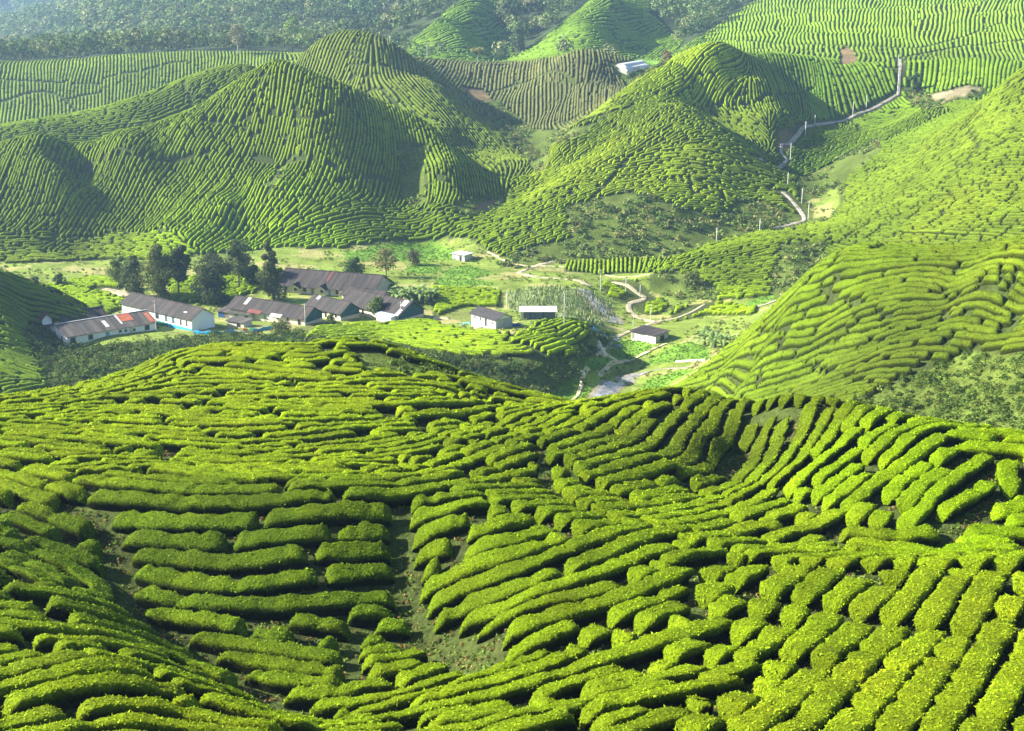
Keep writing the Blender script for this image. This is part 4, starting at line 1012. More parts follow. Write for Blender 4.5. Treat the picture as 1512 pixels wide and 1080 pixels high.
# ------------------------------------------------------------------ materials of the village
def mat_plain(name, c1, c2, sc=2.0, rough=.85, bump_=0, spec=.2, met=0, stretch=None):
    M = Mat(name, rough, spec); v = M.pos()
    if stretch:
        mp = M.n('ShaderNodeMapping'); mp.inputs['Scale'].default_value = stretch; M.l(v, mp.inputs[0]); v = mp.outputs[0]
    f = M.noise(sc, 5, v); M.color(M.ramp(f, [(.33, c1), (.67, c2)])); M.b.inputs['Metallic'].default_value = met
    if bump_: M.bump(f, bump_, .05)
    return M.m
def mat_roof(name, c1, c2, c3):
    """sheets laid side by side, each weathered on its own, with run-down stains"""
    M = Mat(name, .75, .2); tc_ = M.n('ShaderNodeTexCoord'); mp = M.n('ShaderNodeMapping'); mp.inputs['Scale'].default_value = (1.5, .10, .10); M.l(tc_.outputs['Object'], mp.inputs[0])
    a = M.noise(1.0, 2, mp.outputs[0]); mp2 = M.n('ShaderNodeMapping'); mp2.inputs['Scale'].default_value = (3.0, .5, .5); M.l(tc_.outputs['Object'], mp2.inputs[0])
    b = M.noise(1.0, 5, mp2.outputs[0], .75)
    c = M.ramp(a, [(.36, c1), (.50, c2), (.66, c3)])
    M.color(M.mix(1.0, c, M.ramp(b, [(.3,(.5,.48,.46)),(.5,(1.0,.99,.98)),(.72,(1.4,1.36,1.32))]), 'MULTIPLY')); M.bump(b, .3, .04)
    return M.m
M_WHITE = mat_plain('white_limewash', (.76,.76,.75), (.88,.88,.88), .9, stretch=(1,1,.35))
M_GREY = mat_plain('grey_board', (.34,.34,.34), (.50,.50,.49), 1.2, stretch=(1,1,.3))
M_CREAM = mat_plain('cream_wall', (.50,.44,.33), (.66,.60,.48), 1.0)
M_TEAL = mat_plain('teal_boards', (.025,.085,.095), (.045,.13,.14), 1.5)
M_BROWN = mat_roof('brown_roof_sheet', (.024,.024,.027), (.040,.037,.038), (.060,.050,.047))
M_GREYR = mat_roof('grey_brown_roof_sheet', (.05,.049,.05), (.078,.075,.072), (.11,.10,.09))
M_DARKR = mat_plain('dark_roof_sheet', (.030,.030,.034), (.058,.055,.060), 1.4, .7, .2)
M_RUST = mat_plain('rusty_sheet', (.28,.07,.035), (.40,.14,.08), 1.2, .8)
M_MAROON = mat_plain('maroon_sheet', (.09,.03,.03), (.16,.055,.05), 1.2, .8)
M_PALE = mat_plain('pale_sheet', (.42,.44,.46), (.60,.62,.64), 1.4, .6, 0, .3)
M_GLASS = mat_plain('dark_window', (.012,.016,.02), (.03,.04,.045), 2.0, .3, 0, .5)
M_BLUED = mat_plain('blue_door', (.12,.28,.36), (.2,.38,.46), 2.0)
M_TARP = mat_plain('blue_tarpaulin', (.02,.26,.52), (.05,.42,.70), 1.2, .5, .5, .4)
M_TARPG = mat_plain('green_tarpaulin', (.01,.16,.12), (.02,.24,.17), 1.2, .5, .5, .4)
M_BLUE = mat_plain('blue_sheet', (.02,.06,.20), (.035,.10,.30), 1.5, .5)
M_CORR = mat_plain('blue_grey_corrugated_sheet', (.06,.08,.11), (.13,.16,.20), 2.5, .55, .2, .4)
M_CONC = mat_plain('concrete', (.36,.34,.31), (.52,.50,.46), 1.5, .9, .3)
M_POLE = mat_plain('grey_pole', (.40,.40,.38), (.55,.55,.53), 1.5, .7)
M_WOOD = mat_plain('weathered_wood', (.14,.10,.07), (.26,.19,.13), 3, .9)
M_LANE = mat_plain('lane_surface', (.24,.22,.20), (.34,.31,.29), .9, .95, .4)
M_DIRT = mat_plain('dirt_track', (.25,.22,.155), (.38,.34,.25), .8, .95, .4)
M_PATH = mat_plain('bare_footpath', (.42,.35,.22), (.56,.48,.33), 1.5, .95, .4)
M_SKIN = mat_plain('skin', (.20,.12,.08), (.24,.15,.10), 3)
M_CLOTH = mat_plain('dark_clothing', (.02,.022,.03), (.035,.035,.045), 6)
for m_ in (M_DIRT, M_LANE, M_PATH):
    nt_ = m_.node_tree; b_ = nt_.nodes['Principled BSDF']; src = b_.inputs['Base Color'].links[0].from_socket
    W2 = Mat.__new__(Mat); W2.t = nt_; W2.b = b_
    msk = W2.ramp(W2.noise(.55, 6, None, .7), [(.50,(0,0,0)),(.62,(.85,.85,.85))]); W2.l(W2.mix(msk, src, (.10,.13,.04)), b_.inputs['Base Color'])
# water: pale shallow run over gravel
Mw = Mat('stream_water', .22, .5); fw = Mw.noise(.9, 6); Mw.color(Mw.ramp(fw, [(.30,(.12,.118,.115)),(.5,(.22,.22,.225)),(.68,(.38,.38,.40))])); Mw.bump(Mw.noise(2.5, 4), .5, .12); M_WATER = Mw.m
Mw = Mat('gravel_bank', .95, .1); Mw.color(Mw.ramp(Mw.noise(1.6, 6), [(.32,(.10,.10,.06)),(.55,(.24,.22,.17)),(.7,(.38,.35,.30))])); Mw.bump(Mw.noise(4, 4), .8, .2); M_GRAVEL = Mw.m
def strip(name, cs, half, mat, lift=.07, jit=.4, kind='structure'):
    V = []; F_ = []
    d = np.gradient(cs, axis=0); d /= np.maximum(np.hypot(d[:,0], d[:,1]), 1e-6)[:,None]; nn = np.stack([-d[:,1], d[:,0]], 1)
    n_ = len(cs); h_ = half*(1+jit*fbm(cs[:,0]/3, cs[:,1]/3, 401, 2)); h2 = half*(1+jit*fbm(cs[:,0]/3, cs[:,1]/3, 409, 2))
    K = 7
    cols = []
    for k in range(K):
        t = -1+2*k/(K-1); w_ = np.where(t < 0, h_, h2); q_ = cs+nn*(w_*t)[:,None]; cols.append(q_)
    Q = np.stack(cols, 1)
    zc = hgt(Q[...,0], Q[...,1])
    z = zc+lift; z[:,0] -= lift+.12; z[:,-1] -= lift+.12
    co = np.concatenate([Q, z[...,None]], -1).reshape(-1, 3)
    b = (np.arange(n_-1)[:,None]*K+np.arange(K-1)[None,:]).ravel()
    F_ = np.stack([b, b+1, b+1+K, b+K], -1)[:, ::-1]
    o = link(raw_mesh(name, co, F_, 4), name, [mat]); o['kind'] = kind; return o
strip('road', LANE, .62, M_LANE, .14); strip('road', LANE2, .7, M_LANE, .12); strip('road', LANE7, .8, M_DIRT, .12); strip('road', LANE3, .9, M_DIRT, .12); strip('road', LANE4, .75, M_DIRT, .14)
strip('track', LANE5, .5, M_DIRT, .12); strip('track', LANE6, 2.0, M_DIRT, .12); strip('path', FOOT1, .45, M_PATH, .1); strip('path', FOOT2, .4, M_PATH, .1)
strip('stream_bank', STREAM1, 2.6, M_GRAVEL, .08, .5); strip('stream', STREAM1, 1.5, M_WATER, .14, .4)
strip('stream_bank', STREAM2, 2.6, M_GRAVEL, .08, .4); strip('stream', STREAM2, 1.7, M_WATER, .14, .3)
strip('ditch', STREAM3, .4, mat_plain('ditch_stones', (.10,.09,.07), (.24,.22,.19), 2, .9, .5), .1, .4); strip('brook', BROOK, .8, M_WATER, .12, .3)
for pl, w_, m_, dm, dM in [([(588,770),(597,805),(602,851),(599,887),(620,940),(662,968),(720,995)],.22,M_PATH,0,112),([(1215,430),(1262,452),(1310,473)],.22,None,120,260),
   ([(720,372),(770,392),(850,396),(960,406)],.35,M_PATH,250,400),([(700,332),(745,345)],.0,None,0,0)]:
    if m_ is None: continue
    if dm == 0: continue
    strip('path', course(pl, .6, dmin=dm, dmax=dM), w_, m_, .1)

# ------------------------------------------------------------------ houses
def box(x0, x1, y0, y1, z0, z1, m=0):
    V = [(x0,y0,z0),(x1,y0,z0),(x1,y1,z0),(x0,y1,z0),(x0,y0,z1),(x1,y0,z1),(x1,y1,z1),(x0,y1,z1)]
    return V, [(0,3,2,1),(4,5,6,7),(0,1,5,4),(1,2,6,5),(2,3,7,6),(3,0,4,7)], m
def sheet(x0, x1, ya, za, yb, zb, th=.06, rib=.0, n_=1, m=0):
    """sloping roof sheet from (ya,za) to (yb,zb), ribbed along its fall"""
    V = []; F_ = []; k = max(2, int((x1-x0)/.45)) if rib else 2
    for i in range(k*2 if rib else 2):
        t = i/((k*2-1) if rib else 1); x = x0+(x1-x0)*t; r = rib if (i % 2) else 0
        V += [(x, ya, za+r), (x, yb, zb+r), (x, ya, za-th), (x, yb, zb-th)]
    nn_ = len(V)//4
    for i in range(nn_-1):
        a = i*4; b = a+4
        F_ += [(a, b, b+1, a+1), (a+2, a+3, b+3, b+2), (a, a+2, b+2, b), (a+1, b+1, b+3, a+3)]
    F_ += [(0, 1, 3, 2), ((nn_-1)*4, (nn_-1)*4+2, (nn_-1)*4+3, (nn_-1)*4+1)]
    return V, F_, m
def gz(px, py): return hit(px, py, 205, 420)
def house(name, label, c, a, g, hpx, rise, wall, roof, gable=None, over=.28, dep=None, cat='house', group='houses of the village', openings=(), low=None, patches=(), mono=False, plinth=None, gopen=()):
    """c: near base corner, a: end of the long wall, g: end of the gable wall (survey marks)"""
    C_ = gz(*c); A_ = gz(*a); cz = C_[2]
    # level the far mark to the same height
    def level(q):
        v = (540-q[1])/F; u = (q[0]-756)/F; t = cz/(v*CP-SP); return np.array((u*t, t*(CP+v*SP)))
    c2_ = level(c); a2_ = level(a)
    ex = a2_-c2_; L_ = np.linalg.norm(ex); ex /= L_
    ey = np.array((-ex[1], ex[0]))
    if ey[1] < 0: ey = -ey
    # gable length so that its end lines up with the mark
    if dep is None:
        best = 1e9; W_ = 3
        for w_ in np.linspace(1.2, 12, 109):
            q = c2_+ey*w_; px_, _ = proj(q[0], q[1], cz)
            if abs(px_-g[0]) < best: best = abs(px_-g[0]); W_ = w_
    else: W_ = dep
    s = math.hypot(c2_[1], cz)/F; h = hpx*s
    rz = math.atan2(ex[1], ex[0]); flip = (ex[0]*ey[1]-ex[1]*ey[0]) < 0
    sy_ = -1 if flip else 1
    t = empty(name, (c2_[0], c2_[1], cz-.02), rz, label, cat, group)
    def fx(p): return ([(q[0], q[1]*sy_, q[2]) for q in p[0]], [f[::-1] for f in p[1]] if flip else p[1], p[2])
    zb = -1.6; R_ = rise; mid = W_*.5
    # walls as one shell with gables
    if mono:
        V = [(0,0,zb),(L_,0,zb),(L_,W_,zb),(0,W_,zb),(0,0,h),(L_,0,h),(L_,W_,h+R_),(0,W_,h+R_)]
        parts = [(V, [(0,3,2,1),(0,1,5,4),(1,2,6,5),(2,3,7,6),(3,0,4,7),(4,5,6,7)], 0)]
        pmesh('wall', [fx(p) for p in parts], [wall], t, False)
    else:
        pmesh('wall', [fx(box(0, L_, 0, W_, zb, h))], [wall], t, False)
        gp = []
        for x_ in (0.0, L_):
            o_x = .012 if x_ else -.012
            lowz = h if plinth is None else plinth*s
            V = [(x_+o_x,-.012,lowz),(x_+o_x,W_+.012,lowz),(x_+o_x,W_+.012,h),(x_+o_x,mid,h+R_),(x_+o_x,-.012,h)]
            V += [(q[0]+(-.05 if x_ else .05), q[1], q[2]) for q in V]
            F_ = [(0,4,3,2,1) if not x_ else (0,1,2,3,4), (5,6,7,8,9) if not x_ else (9,8,7,6,5)]+[(i, (i+1) % 5, 5+(i+1) % 5, 5+i) if not x_ else (5+i, 5+(i+1) % 5, (i+1) % 5, i) for i in range(5)]
            pmesh('gable', [fx((V, F_, 0))], [gable or wall], t, False)
    # roof
    if mono:
        sl_ = R_/W_
        pr = [sheet(-over, L_+over, -over, h+.05-over*sl_, W_+over, h+R_+.05+over*sl_, .07, .04)]
        rf = pmesh('roof', [fx(p) for p in pr], [roof], t, False)
    else:
        sl_ = R_/mid
        ov = over
        pr = [sheet(-ov, L_+ov, -ov, h+.05-ov*sl_, mid, h+R_+.05, .06, .045), sheet(-ov, L_+ov, mid, h+R_+.05, W_+ov, h+.05-ov*sl_, .06, .045)]
        rf = pmesh('roof', [fx(p) for p in pr], [roof], t, False)
        rc = box(-ov-.02, L_+ov+.02, mid-.09, mid+.09, h+R_+.06, h+R_+.16)
        pmesh('ridge_cap', [fx(rc)], [M_PALE if low == 'palecap' else roof], rf, False)
    for (x0, x1, f0, f1, mt, nm) in patches:   # replaced sheets on the near slope
        y0 = -over+(mid+over)*f0; y1 = -over+(mid+over)*f1
        z = lambda yv: h+.05+yv*sl_+.075
        o = pmesh('roof_sheet' if nm is None else nm, [fx(sheet(x0*L_, x1*L_, y0, z(y0), y1, z(y1), .03, .0))], [mt], rf, False)
    for (x0, w_, z0, z1, kind) in openings:
        x0 *= L_; mt = {'w': M_GLASS, 'd': M_BLUED, 'D': M_GLASS, 't': M_WOOD, 'g': M_TEAL}[kind[0]]
        fr = pmesh('door' if kind[0] in 'dDt' else 'window', [fx(box(x0, x0+w_, -.045, -.004, h*z0, h*z1)) ], [mt], t, False)
        pmesh('frame', [fx(box(x0-.05, x0, -.06, -.001, h*z0-.04, h*z1+.05)), fx(box(x0+w_, x0+w_+.05, -.06, -.001, h*z0-.04, h*z1+.05)), fx(box(x0, x0+w_, -.06, -.001, h*z1, h*z1+.05))], [M_WOOD if kind[-1] == 'b' else M_GREY], fr, False)
    for (y0, w_, z0, z1, kind) in gopen:
        y0 *= W_; mt = {'w': M_GLASS, 'd': M_BLUED, 'D': M_GLASS}[kind[0]]
        fr = pmesh('door' if kind[0] in 'dD' else 'window', [fx(box(-.06, -.018, y0, y0+w_, h*z0, h*z1))], [mt], t, False)
        pmesh('frame', [fx(box(-.075, -.016, y0-.05, y0, h*z0-.04, h*z1+.05)), fx(box(-.075, -.016, y0+w_, y0+w_+.05, h*z0-.04, h*z1+.05)), fx(box(-.075, -.016, y0, y0+w_, h*z1, h*z1+.05))], [M_GREY], fr, False)
    t['_dims'] = (L_, W_, h); 
    return t, L_, W_, h, fx
A1 = house('white_house', 'long white house with a patched grey roof and a rusty red sheet, at left', (99.5,512), (231,490), (72,490), 15, 1.35, M_WHITE, M_GREYR, low='palecap', over=.3,
  openings=[(.04,.85,.30,.82,'w'),(.235,.8,.32,.82,'w'),(.43,.62,.05,.82,'d'),(.575,.45,.55,.80,'w'),(.735,.4,.45,.72,'w'),(.64,.4,.5,.78,'w'),(.87,.85,.35,.85,'w')],
  gopen=[(.22,.55,.35,.78,'w'),(.62,.55,.35,.78,'w')],
  patches=[(.46,.50,.25,.72,M_PALE,'roof_sheet'),(.635,.655,.3,1.0,M_PALE,'roof_sheet'),(.66,.80,.45,1.0,M_RUST,'roof_sheet'),(.95,1.0,.1,.8,M_RUST,'roof_sheet')])
t, L_, W_, h, fx = A1
pmesh('buttress', [fx(box(L_*.70, L_*.70+.5, -.16, -.002, -1, h*.98))], [M_CREAM], t, False)
pmesh('step', [fx(box(-.2, L_+.5, -.9, -.004, -1.6, .06))], [M_CONC], t, False)
house('dark_roofed_house', 'low house with a dark brown roof hidden behind the long white house', (94,481), (158,471), (84,476), 4, 1.3, M_GREY, M_BROWN, dep=5.0)
t, L_, W_, h, fx = house('red_hut', 'small hut with a maroon roof beside the white house at left', (63,484), (47,474), (77,482), 12, .9, M_MAROON, M_MAROON, gable=M_WHITE, plinth=4, over=.25)
B1 = house('white_shed', 'long white hall with a plain brown roof and a green and blue base', (283.5,489), (181,464), (317,486), 18, 1.5, M_WHITE, M_BROWN, over=.35,
  openings=[(.06,.35,.3,.75,'w'),(.14,.4,.3,.75,'w'),(.24,.7,.3,.78,'g'),(.34,.6,.3,.78,'g'),(.46,.8,.35,.8,'w'),(.62,.7,.35,.8,'w')],
  patches=[(.12,.16,.42,.5,M_PALE,'skylight')])
t, L_, W_, h, fx = B1
pmesh('base_band', [fx(box(.05, L_*.33, -.05, -.003, -.6, .38)) ], [M_TARP], t, False)
pmesh('base_band', [fx(box(L_*.33, L_*.62, -.05, -.003, -.6, .45))], [M_TARPG], t, False)
house('teal_gabled_row', 'front brown roofed row house with a teal gable and white base, beside the tarpaulins', (450,481), (338,463), (476,476), 11, 1.55, M_CREAM, M_BROWN, gable=M_TEAL, plinth=3.5, over=.4,
  openings=[(.05,.7,.0,.85,'D'),(.2,.6,.3,.8,'w'),(.33,.6,.3,.8,'w'),(.5,.5,.05,.85,'d'),(.7,.6,.3,.8,'w')], patches=[(.80,.84,.45,1.0,M_PALE,'skylight'),(.55,.72,-.12,.16,M_MAROON,'roof_sheet'),(.28,.42,-.14,.1,M_PALE,'roof_sheet')])
house('teal_gabled_row', 'middle brown roofed house with a teal gable above a white base', (503,474), (452,462), (531,468), 12, 1.6, M_CREAM, M_BROWN, gable=M_TEAL, plinth=4.5, over=.4,
  openings=[(.1,.6,.3,.8,'w'),(.4,.5,.05,.85,'D'),(.7,.6,.3,.8,'w')], patches=[(.80,.87,.7,1.0,M_PALE,'skylight')])
t, L_, W_, h, fx = house('teal_gabled_row', 'right brown roofed house with a teal gable and a white lean-to', (589,476), (504,457), (626,470), 11, 2.0, M_CREAM, M_BROWN, gable=M_TEAL, plinth=3.5, over=.4,
  openings=[(.4,.6,.3,.8,'w'),(.6,.5,.05,.85,'D'),(.8,.6,.3,.8,'w')], patches=[(.02,.10,.62,1.0,M_PALE,'skylight'),(.0,.05,.0,.4,M_PALE,'roof_sheet')])
pmesh('lean_to', [fx(box(L_*.04, L_*.28, -1.5, -.01, -.8, h*.80))], [M_WHITE], t, False)
pmesh('lean_to_roof', [fx(sheet(L_*.02, L_*.30, -1.7, h*.82, .0, h*1.0, .05, .04))], [mat_plain('pale_blue_sheet', (.30,.40,.58), (.42,.52,.68), 1.5, .5)], t, False)
t, L_, W_, h, fx = house('large_brown_roofed_house', 'largest house with a broad brown roof and cream front, at the back of the village', (551,442), (411,431), (560,430), 12, 2.3, M_CREAM, M_BROWN, over=.5, dep=9.5,
  openings=[(.36,.6,.3,.8,'w'),(.44,.5,.05,.85,'d'),(.52,.6,.3,.8,'w'),(.62,.5,.05,.85,'t'),(.7,.7,.3,.8,'w'),(.8,.6,.3,.8,'w'),(.9,.6,.3,.8,'w')], patches=[(.50,.525,.4,1.0,M_MAROON,'roof_sheet')])
for x_ in (.52, .80):
    w_ = 1.3; y0 = -1.5; xm = x_*L_
    V = [(xm-w_,y0,h*.9),(xm+w_,y0,h*.9),(xm,y0,h*.9+.75),(xm-w_,1.6,h*.9),(xm+w_,1.6,h*.9),(xm,2.6,h*.9+.75)]
    pr = pmesh('porch_gable', [fx((V, [(0,1,2),(3,5,4)], 0))], [M_CREAM], t, False)
    pmesh('porch_roof', [fx(([(xm-w_-.2,y0-.2,h*.9-.1),(xm,y0-.2,h*.9+.82),(xm,2.8,h*.9+.82),(xm-w_-.2,1.6,h*.9-.1),(xm+w_+.2,y0-.2,h*.9-.1),(xm+w_+.2,1.6,h*.9-.1)], [(0,3,2,1),(1,2,5,4)], 0))], [M_BROWN], pr, False)
house('small_brown_roofed_house', 'small brown roofed house squeezed between the largest house and the right teal one', (560,452), (505,444), (575,446), 10, 1.1, M_CREAM, M_BROWN, dep=5.0)
t, L_, W_, h, fx = house('bungalow', 'white bungalow with a nearly black roof above the tea terrace', (732,486), (696,475), (757,480), 14, .75, M_WHITE, M_DARKR, over=.35,
  openings=[(.12,.35,.35,.7,'w'),(.36,.5,.0,.8,'D'),(.6,.35,.4,.75,'w'),(.82,.35,.4,.75,'w')])
pmesh('side_wall_panel', [fx(box(-.03, -.014, .1, W_-.1, -.5, h*.98))], [M_GREY], t, False)
t, L_, W_, h, fx = house('corrugated_shed', 'long low shed with blue grey sheet walls and a flat white roof', (769,473), (820,473), (762,468), 13, .15, M_CORR, M_PALE, over=.3, dep=3.2, mono=True, cat='shed')
pmesh('end_wall', [fx(box(-.02, .5, -.05, -.003, -.6, h*.97))], [M_PALE], t, False)
for k in range(7): pmesh('wall_panel', [fx(box(L_*(.14+.12*k), L_*(.14+.12*k)+.3, -.06, -.004, -.3, h*.95))], [M_BLUE if k % 3 == 1 else M_CORR], t, False)
t, L_, W_, h, fx = house('roadside_shack', 'shabby shack with a drooping brown roof by the road bend', (968,508), (932,500), (987,504), 12, .25, M_GREY, M_BROWN, over=.3, mono=True, cat='shack', openings=[(.9,.3,.1,.8,'t')])
pmesh('white_panel', [fx(box(.02, L_*.42, -.05, -.003, -.3, h*.94))], [M_WHITE], t, False)
pmesh('doorway', [fx(box(-.06, -.01, W_*.35, W_*.65, 0, h*.85))], [M_GLASS], t, False)
house('field_hut', 'small grey hut with a flat pale roof beside the far green field', (686,387), (668,384), (697,384), 10, .12, M_GREY, M_PALE, over=.25, mono=True, cat='hut', openings=[(.25,.6,.1,.8,'D')])
t, L_, W_, h, fx = house('open_shed', 'ramshackle grey roofed shelter between the white hall and the brown roofs', (372,474), (322,468), (380,470), 9, .3, M_GREY, M_GREYR, over=.3, mono=True, cat='shed', dep=4.0, openings=[(.1,.8,.0,.8,'D'),(.4,.8,.0,.8,'D'),(.7,.8,.1,.8,'t')])
pmesh('blue_panel', [fx(box(L_*.80, L_*.99, -.06, -.004, -.5, h*.95))], [M_BLUE], t, False)
house('roof_shelter', 'low shelter with a pale sheet roof in front of the brown roofs', (360,484), (335,480), (368,481), 7, .2, M_CREAM, M_GREYR, over=.25, mono=True, cat='shelter', dep=2.4, openings=[(.2,.8,.0,.8,'D')])
# far farm
def far_tunnel(c, a, w_, h_, label):
    p = hit(c[0], c[1], 480, 640); q = hit(a[0], a[1], 480, 640); ex = np.array((q[0]-p[0], q[1]-p[1])); L2 = np.linalg.norm(ex)
    t = empty('plastic_tunnel', p, math.atan2(ex[1], ex[0]), label, 'greenhouse', 'plastic tunnels in the far valley')
    V = []; F_ = []; n_ = 9
    for i in range(7):
        for k in range(n_):
            a2 = math.pi*k/(n_-1); V.append((L2*i/6, w_*.5-w_*.5*math.cos(a2), h_*math.sin(a2)**.7+(-.6 if k in (0, n_-1) else 0)))
    for i in range(6):
        for k in range(n_-1): F_.append((i*n_+k, (i+1)*n_+k, (i+1)*n_+k+1, i*n_+k+1))
    pmesh('cover', [(V, F_, 0)], [M_PALE], t); e1 = [V[k] for k in range(n_)]; e2 = [V[6*n_+k] for k in range(n_)]
    pmesh('end_panel', [(e1, [tuple(range(n_))], 0)], [M_GREY], t, False); pmesh('end_panel', [(e2, [tuple(range(n_-1, -1, -1))], 0)], [M_GREY], t, False)
far_tunnel((928,112), (962,100), 6.0, 3.0, 'front white plastic tunnel in the far valley'); far_tunnel((926,107), (956,96), 5.0, 3.0, 'rear white plastic tunnel in the far valley')
# ------------------------------------------------------------------ poles, tarpaulins, odds and ends
def pole(px, pt, pb, label, dm=205, dM=520, arm=True, r_=.09, name='utility_pole', group='utility poles'):
    x, y, z = hit(px, pb, dm, dM); s = math.hypot(y, z)/F; H_ = (pb-pt)*s*1.04
    t = empty(name, (x, y, z), random.uniform(-.4, .4), label, 'pole', group)
    v, f = tube([(0,0,-.4),(0,0,H_*.5),(0,0,H_)], [r_*1.15, r_, r_*.8], 8); pmesh('shaft', [(v, f, 0)], [M_POLE], t)
    if arm:
        ca = pmesh('crossarm', [box(-.45, .45, -.04, .04, H_-.42, H_-.34)], [M_WOOD], t, False)
        for k in (-.38, 0, .38): v, f = tube([(k,0,H_-.33),(k,0,H_-.2)], [.035, .03], 6); pmesh('insulator', [(v, f, 0)], [M_PALE], ca)
    return t
for px, pt, pb, lb, dm, dM in [
 (1326,82,99,'pole at the top end of the lane by the pass',440,520),(1325,113,141,'pole at the upper lane bend below the pass',400,520),(1279,142,160,'pole by the lane, second below the upper bend',400,520),(1259,152,174,'pole by the middle of the upper lane, tallest looking',400,520),
 (1203,171,185,'small pole above the lane where it runs level',380,520),(1189,181,202,'pole at the lane just above the red earth bank',380,520),(1167,213,236,'pole right of the lane hairpin',370,480),(1163,256,275,'pole in the tea below the hairpin',340,480),
 (1184,279,300,'faint pole above the shaded bend of the lower lane',330,480),(1193.5,299,324,'pole right of the shaded lower lane',320,480),(1121.6,324,345,'pole at the shaded foot of the middle hill, right one',300,480),(1058,337,359,'pole at the shaded foot of the middle hill, left one',300,480),
 (833,434,485,'tall thin pole below the white topped shed',215,330),(935,462,482,'short pole beside the road left of the junction',215,330),(961,450,474,'pole standing in the round tea patch',215,330),(945,421,440,'pole behind the round tea patch',230,340),(924,411,435,'pole behind the stream side tea',230,340),(887,399,429,'pole at the head of the stream',230,340),
 (748.6,430,453,'pole at the edge of the staked crop',230,340),(451,449,483,'pole before the front teal gable',215,330),(592,446,475,'pole beside the white lean-to',215,330),(231,444,490,'pole at the right end of the patched white house',215,330),
 (631,65,88,'thin pole on the far saddle below the left pyramid',450,600),(576,54,66,'thin pole on the shoulder of the far round summit',440,600)]:
    pole(px, pt, pb, lb, dm, dM, arm=(pb-pt) > 19, r_=.07 if pb > 400 else .11)
def heap(name, label, cat, px, py, wpx, hpx, mat, seed, mat2=None, dm=205, dM=420, flat=.5, group=None):
    """a slumped sheet or pile with folds"""
    x, y, z = hit(px, py, dm, dM); s = math.hypot(y, z)/F; w_ = wpx*s*.5; h_ = hpx*s; n_ = 13; V = []; F_ = []
    for j in range(n_):
        for i in range(n_):
            a, b = -1+2*i/(n_-1), -1+2*j/(n_-1); e = max(0, 1-max(abs(a), abs(b))**4)
            zz_ = h_*e*(.6+.5*float(fbm(np.array([a*1.7+seed]), np.array([b*1.7]), seed, 3)[0]))
            X_ = a*w_*(1+.12*math.sin(b*5+seed)); Y_ = b*w_*flat*(1+.12*math.sin(a*4+seed))
            V.append((X_, Y_, float(hgt(x+X_, y+Y_))-z+max(0, zz_)+(.03 if e else -.15)))
    for j in range(n_-1):
        for i in range(n_-1): F_.append((j*n_+i, j*n_+i+1, (j+1)*n_+i+1, (j+1)*n_+i))
    me = bpy.data.meshes.new(name); me.from_pydata(V, [], F_); me.update(); o = link(me, name, [mat]); o.location = (x, y, z)
    for p_ in me.polygons: p_.use_smooth = True
    o['label'] = label; o['category'] = cat
    if group: o['group'] = group
    return o
heap('tarpaulin', 'blue tarpaulin heap by the road left of the shack', 'tarpaulin', 885, 492, 19, 4.5, M_TARP, 3)
heap('tarpaulin', 'small dark blue tarpaulin against the right end of the bungalow', 'tarpaulin', 763, 482, 12, 6, M_BLUE, 5)
heap('laundry', 'pile of pinkish washing in front of the bungalow', 'laundry', 708, 484, 18, 3, mat_plain('pink_cloth', (.45,.25,.2), (.6,.45,.4), 2), 8)
heap('tarpaulin', 'turquoise sheet spread left of the bungalow', 'tarpaulin', 688, 479, 18, 3, mat_plain('turquoise_sheet', (.10,.35,.33), (.2,.5,.45), 2), 9)
heap('rubble_pile', 'pale pile of boards right of the right teal gable', 'rubble', 652, 471, 26, 3, M_PATH, 12)
heap('rubble_pile', 'grey pile of stones and sheets at the brook', 'rubble', 912, 512, 16, 4, M_CORR, 14)
heap('plastic_sheet', 'pale plastic sheet lying along the brook', 'plastic sheet', 893, 520, 12, 2, M_PALE, 15)
heap('wash_pile', 'red and green household things by the front teal house', 'clutter', 362, 488, 8, 4, M_RUST, 17)
heap('green_barrel_cover', 'green cover beside the household things', 'cover', 372, 487, 9, 3.5, mat_plain('green_cover', (.02,.25,.10), (.05,.38,.16), 2), 18)
heap('white_sacks', 'white sacks at the field edge by the brook', 'sacks', 861, 551, 8, 2.5, M_WHITE, 19)
heap('driftwood', 'brown driftwood on the road side right of the shack', 'driftwood', 969, 479, 14, 3, M_WOOD, 21)
# low sheet fences along the yard
def sheetfence(pl, hpx, mat, label, name='tarpaulin_fence'):
    c_ = course(pl, .45, dmin=215, dmax=330); s = math.hypot(c_[0,1], 66)/F; h_ = hpx*s
    V = []; F_ = []
    for i, (x, y) in enumerate(c_):
        z = float(hgt(x, y)); w_ = .06*math.sin(i*2.1); hh = h_*(.85+.25*math.sin(i*1.3)*math.sin(i*.37))
        V += [(x, y+w_, z-.2), (x, y+w_*.3-.05, z+hh*.55), (x, y, z+hh), (x, y+.05, z+hh), (x, y+.07+w_*.3, z+hh*.5), (x, y+.07+w_, z-.2)]
    for i in range(len(c_)-1):
        for k in range(5): F_.append((i*6+k, (i+1)*6+k, (i+1)*6+k+1, i*6+k+1))
    t = empty(name, (0,0,0), 0, label, 'fence', 'low sheet fences of the village yards')
    t.location = (c_[0,0], c_[0,1], float(hgt(c_[0,0], c_[0,1]))); L0 = t.location
    o = pmesh('sheet', [([(a-L0[0], b-L0[1], c-L0[2]) for a, b, c in V], F_, 0)], [mat], t, False)
    for i in range(0, len(c_), 4):
        x, y = c_[i]; z = float(hgt(x, y)); v, f = tube([(x-L0[0], y+.11-L0[1], z-.2-L0[2]), (x-L0[0], y+.11-L0[1], z+h_*1.25-L0[2])], [.04, .035], 5); pmesh('post', [(v, f, 0)], [M_WOOD], t)
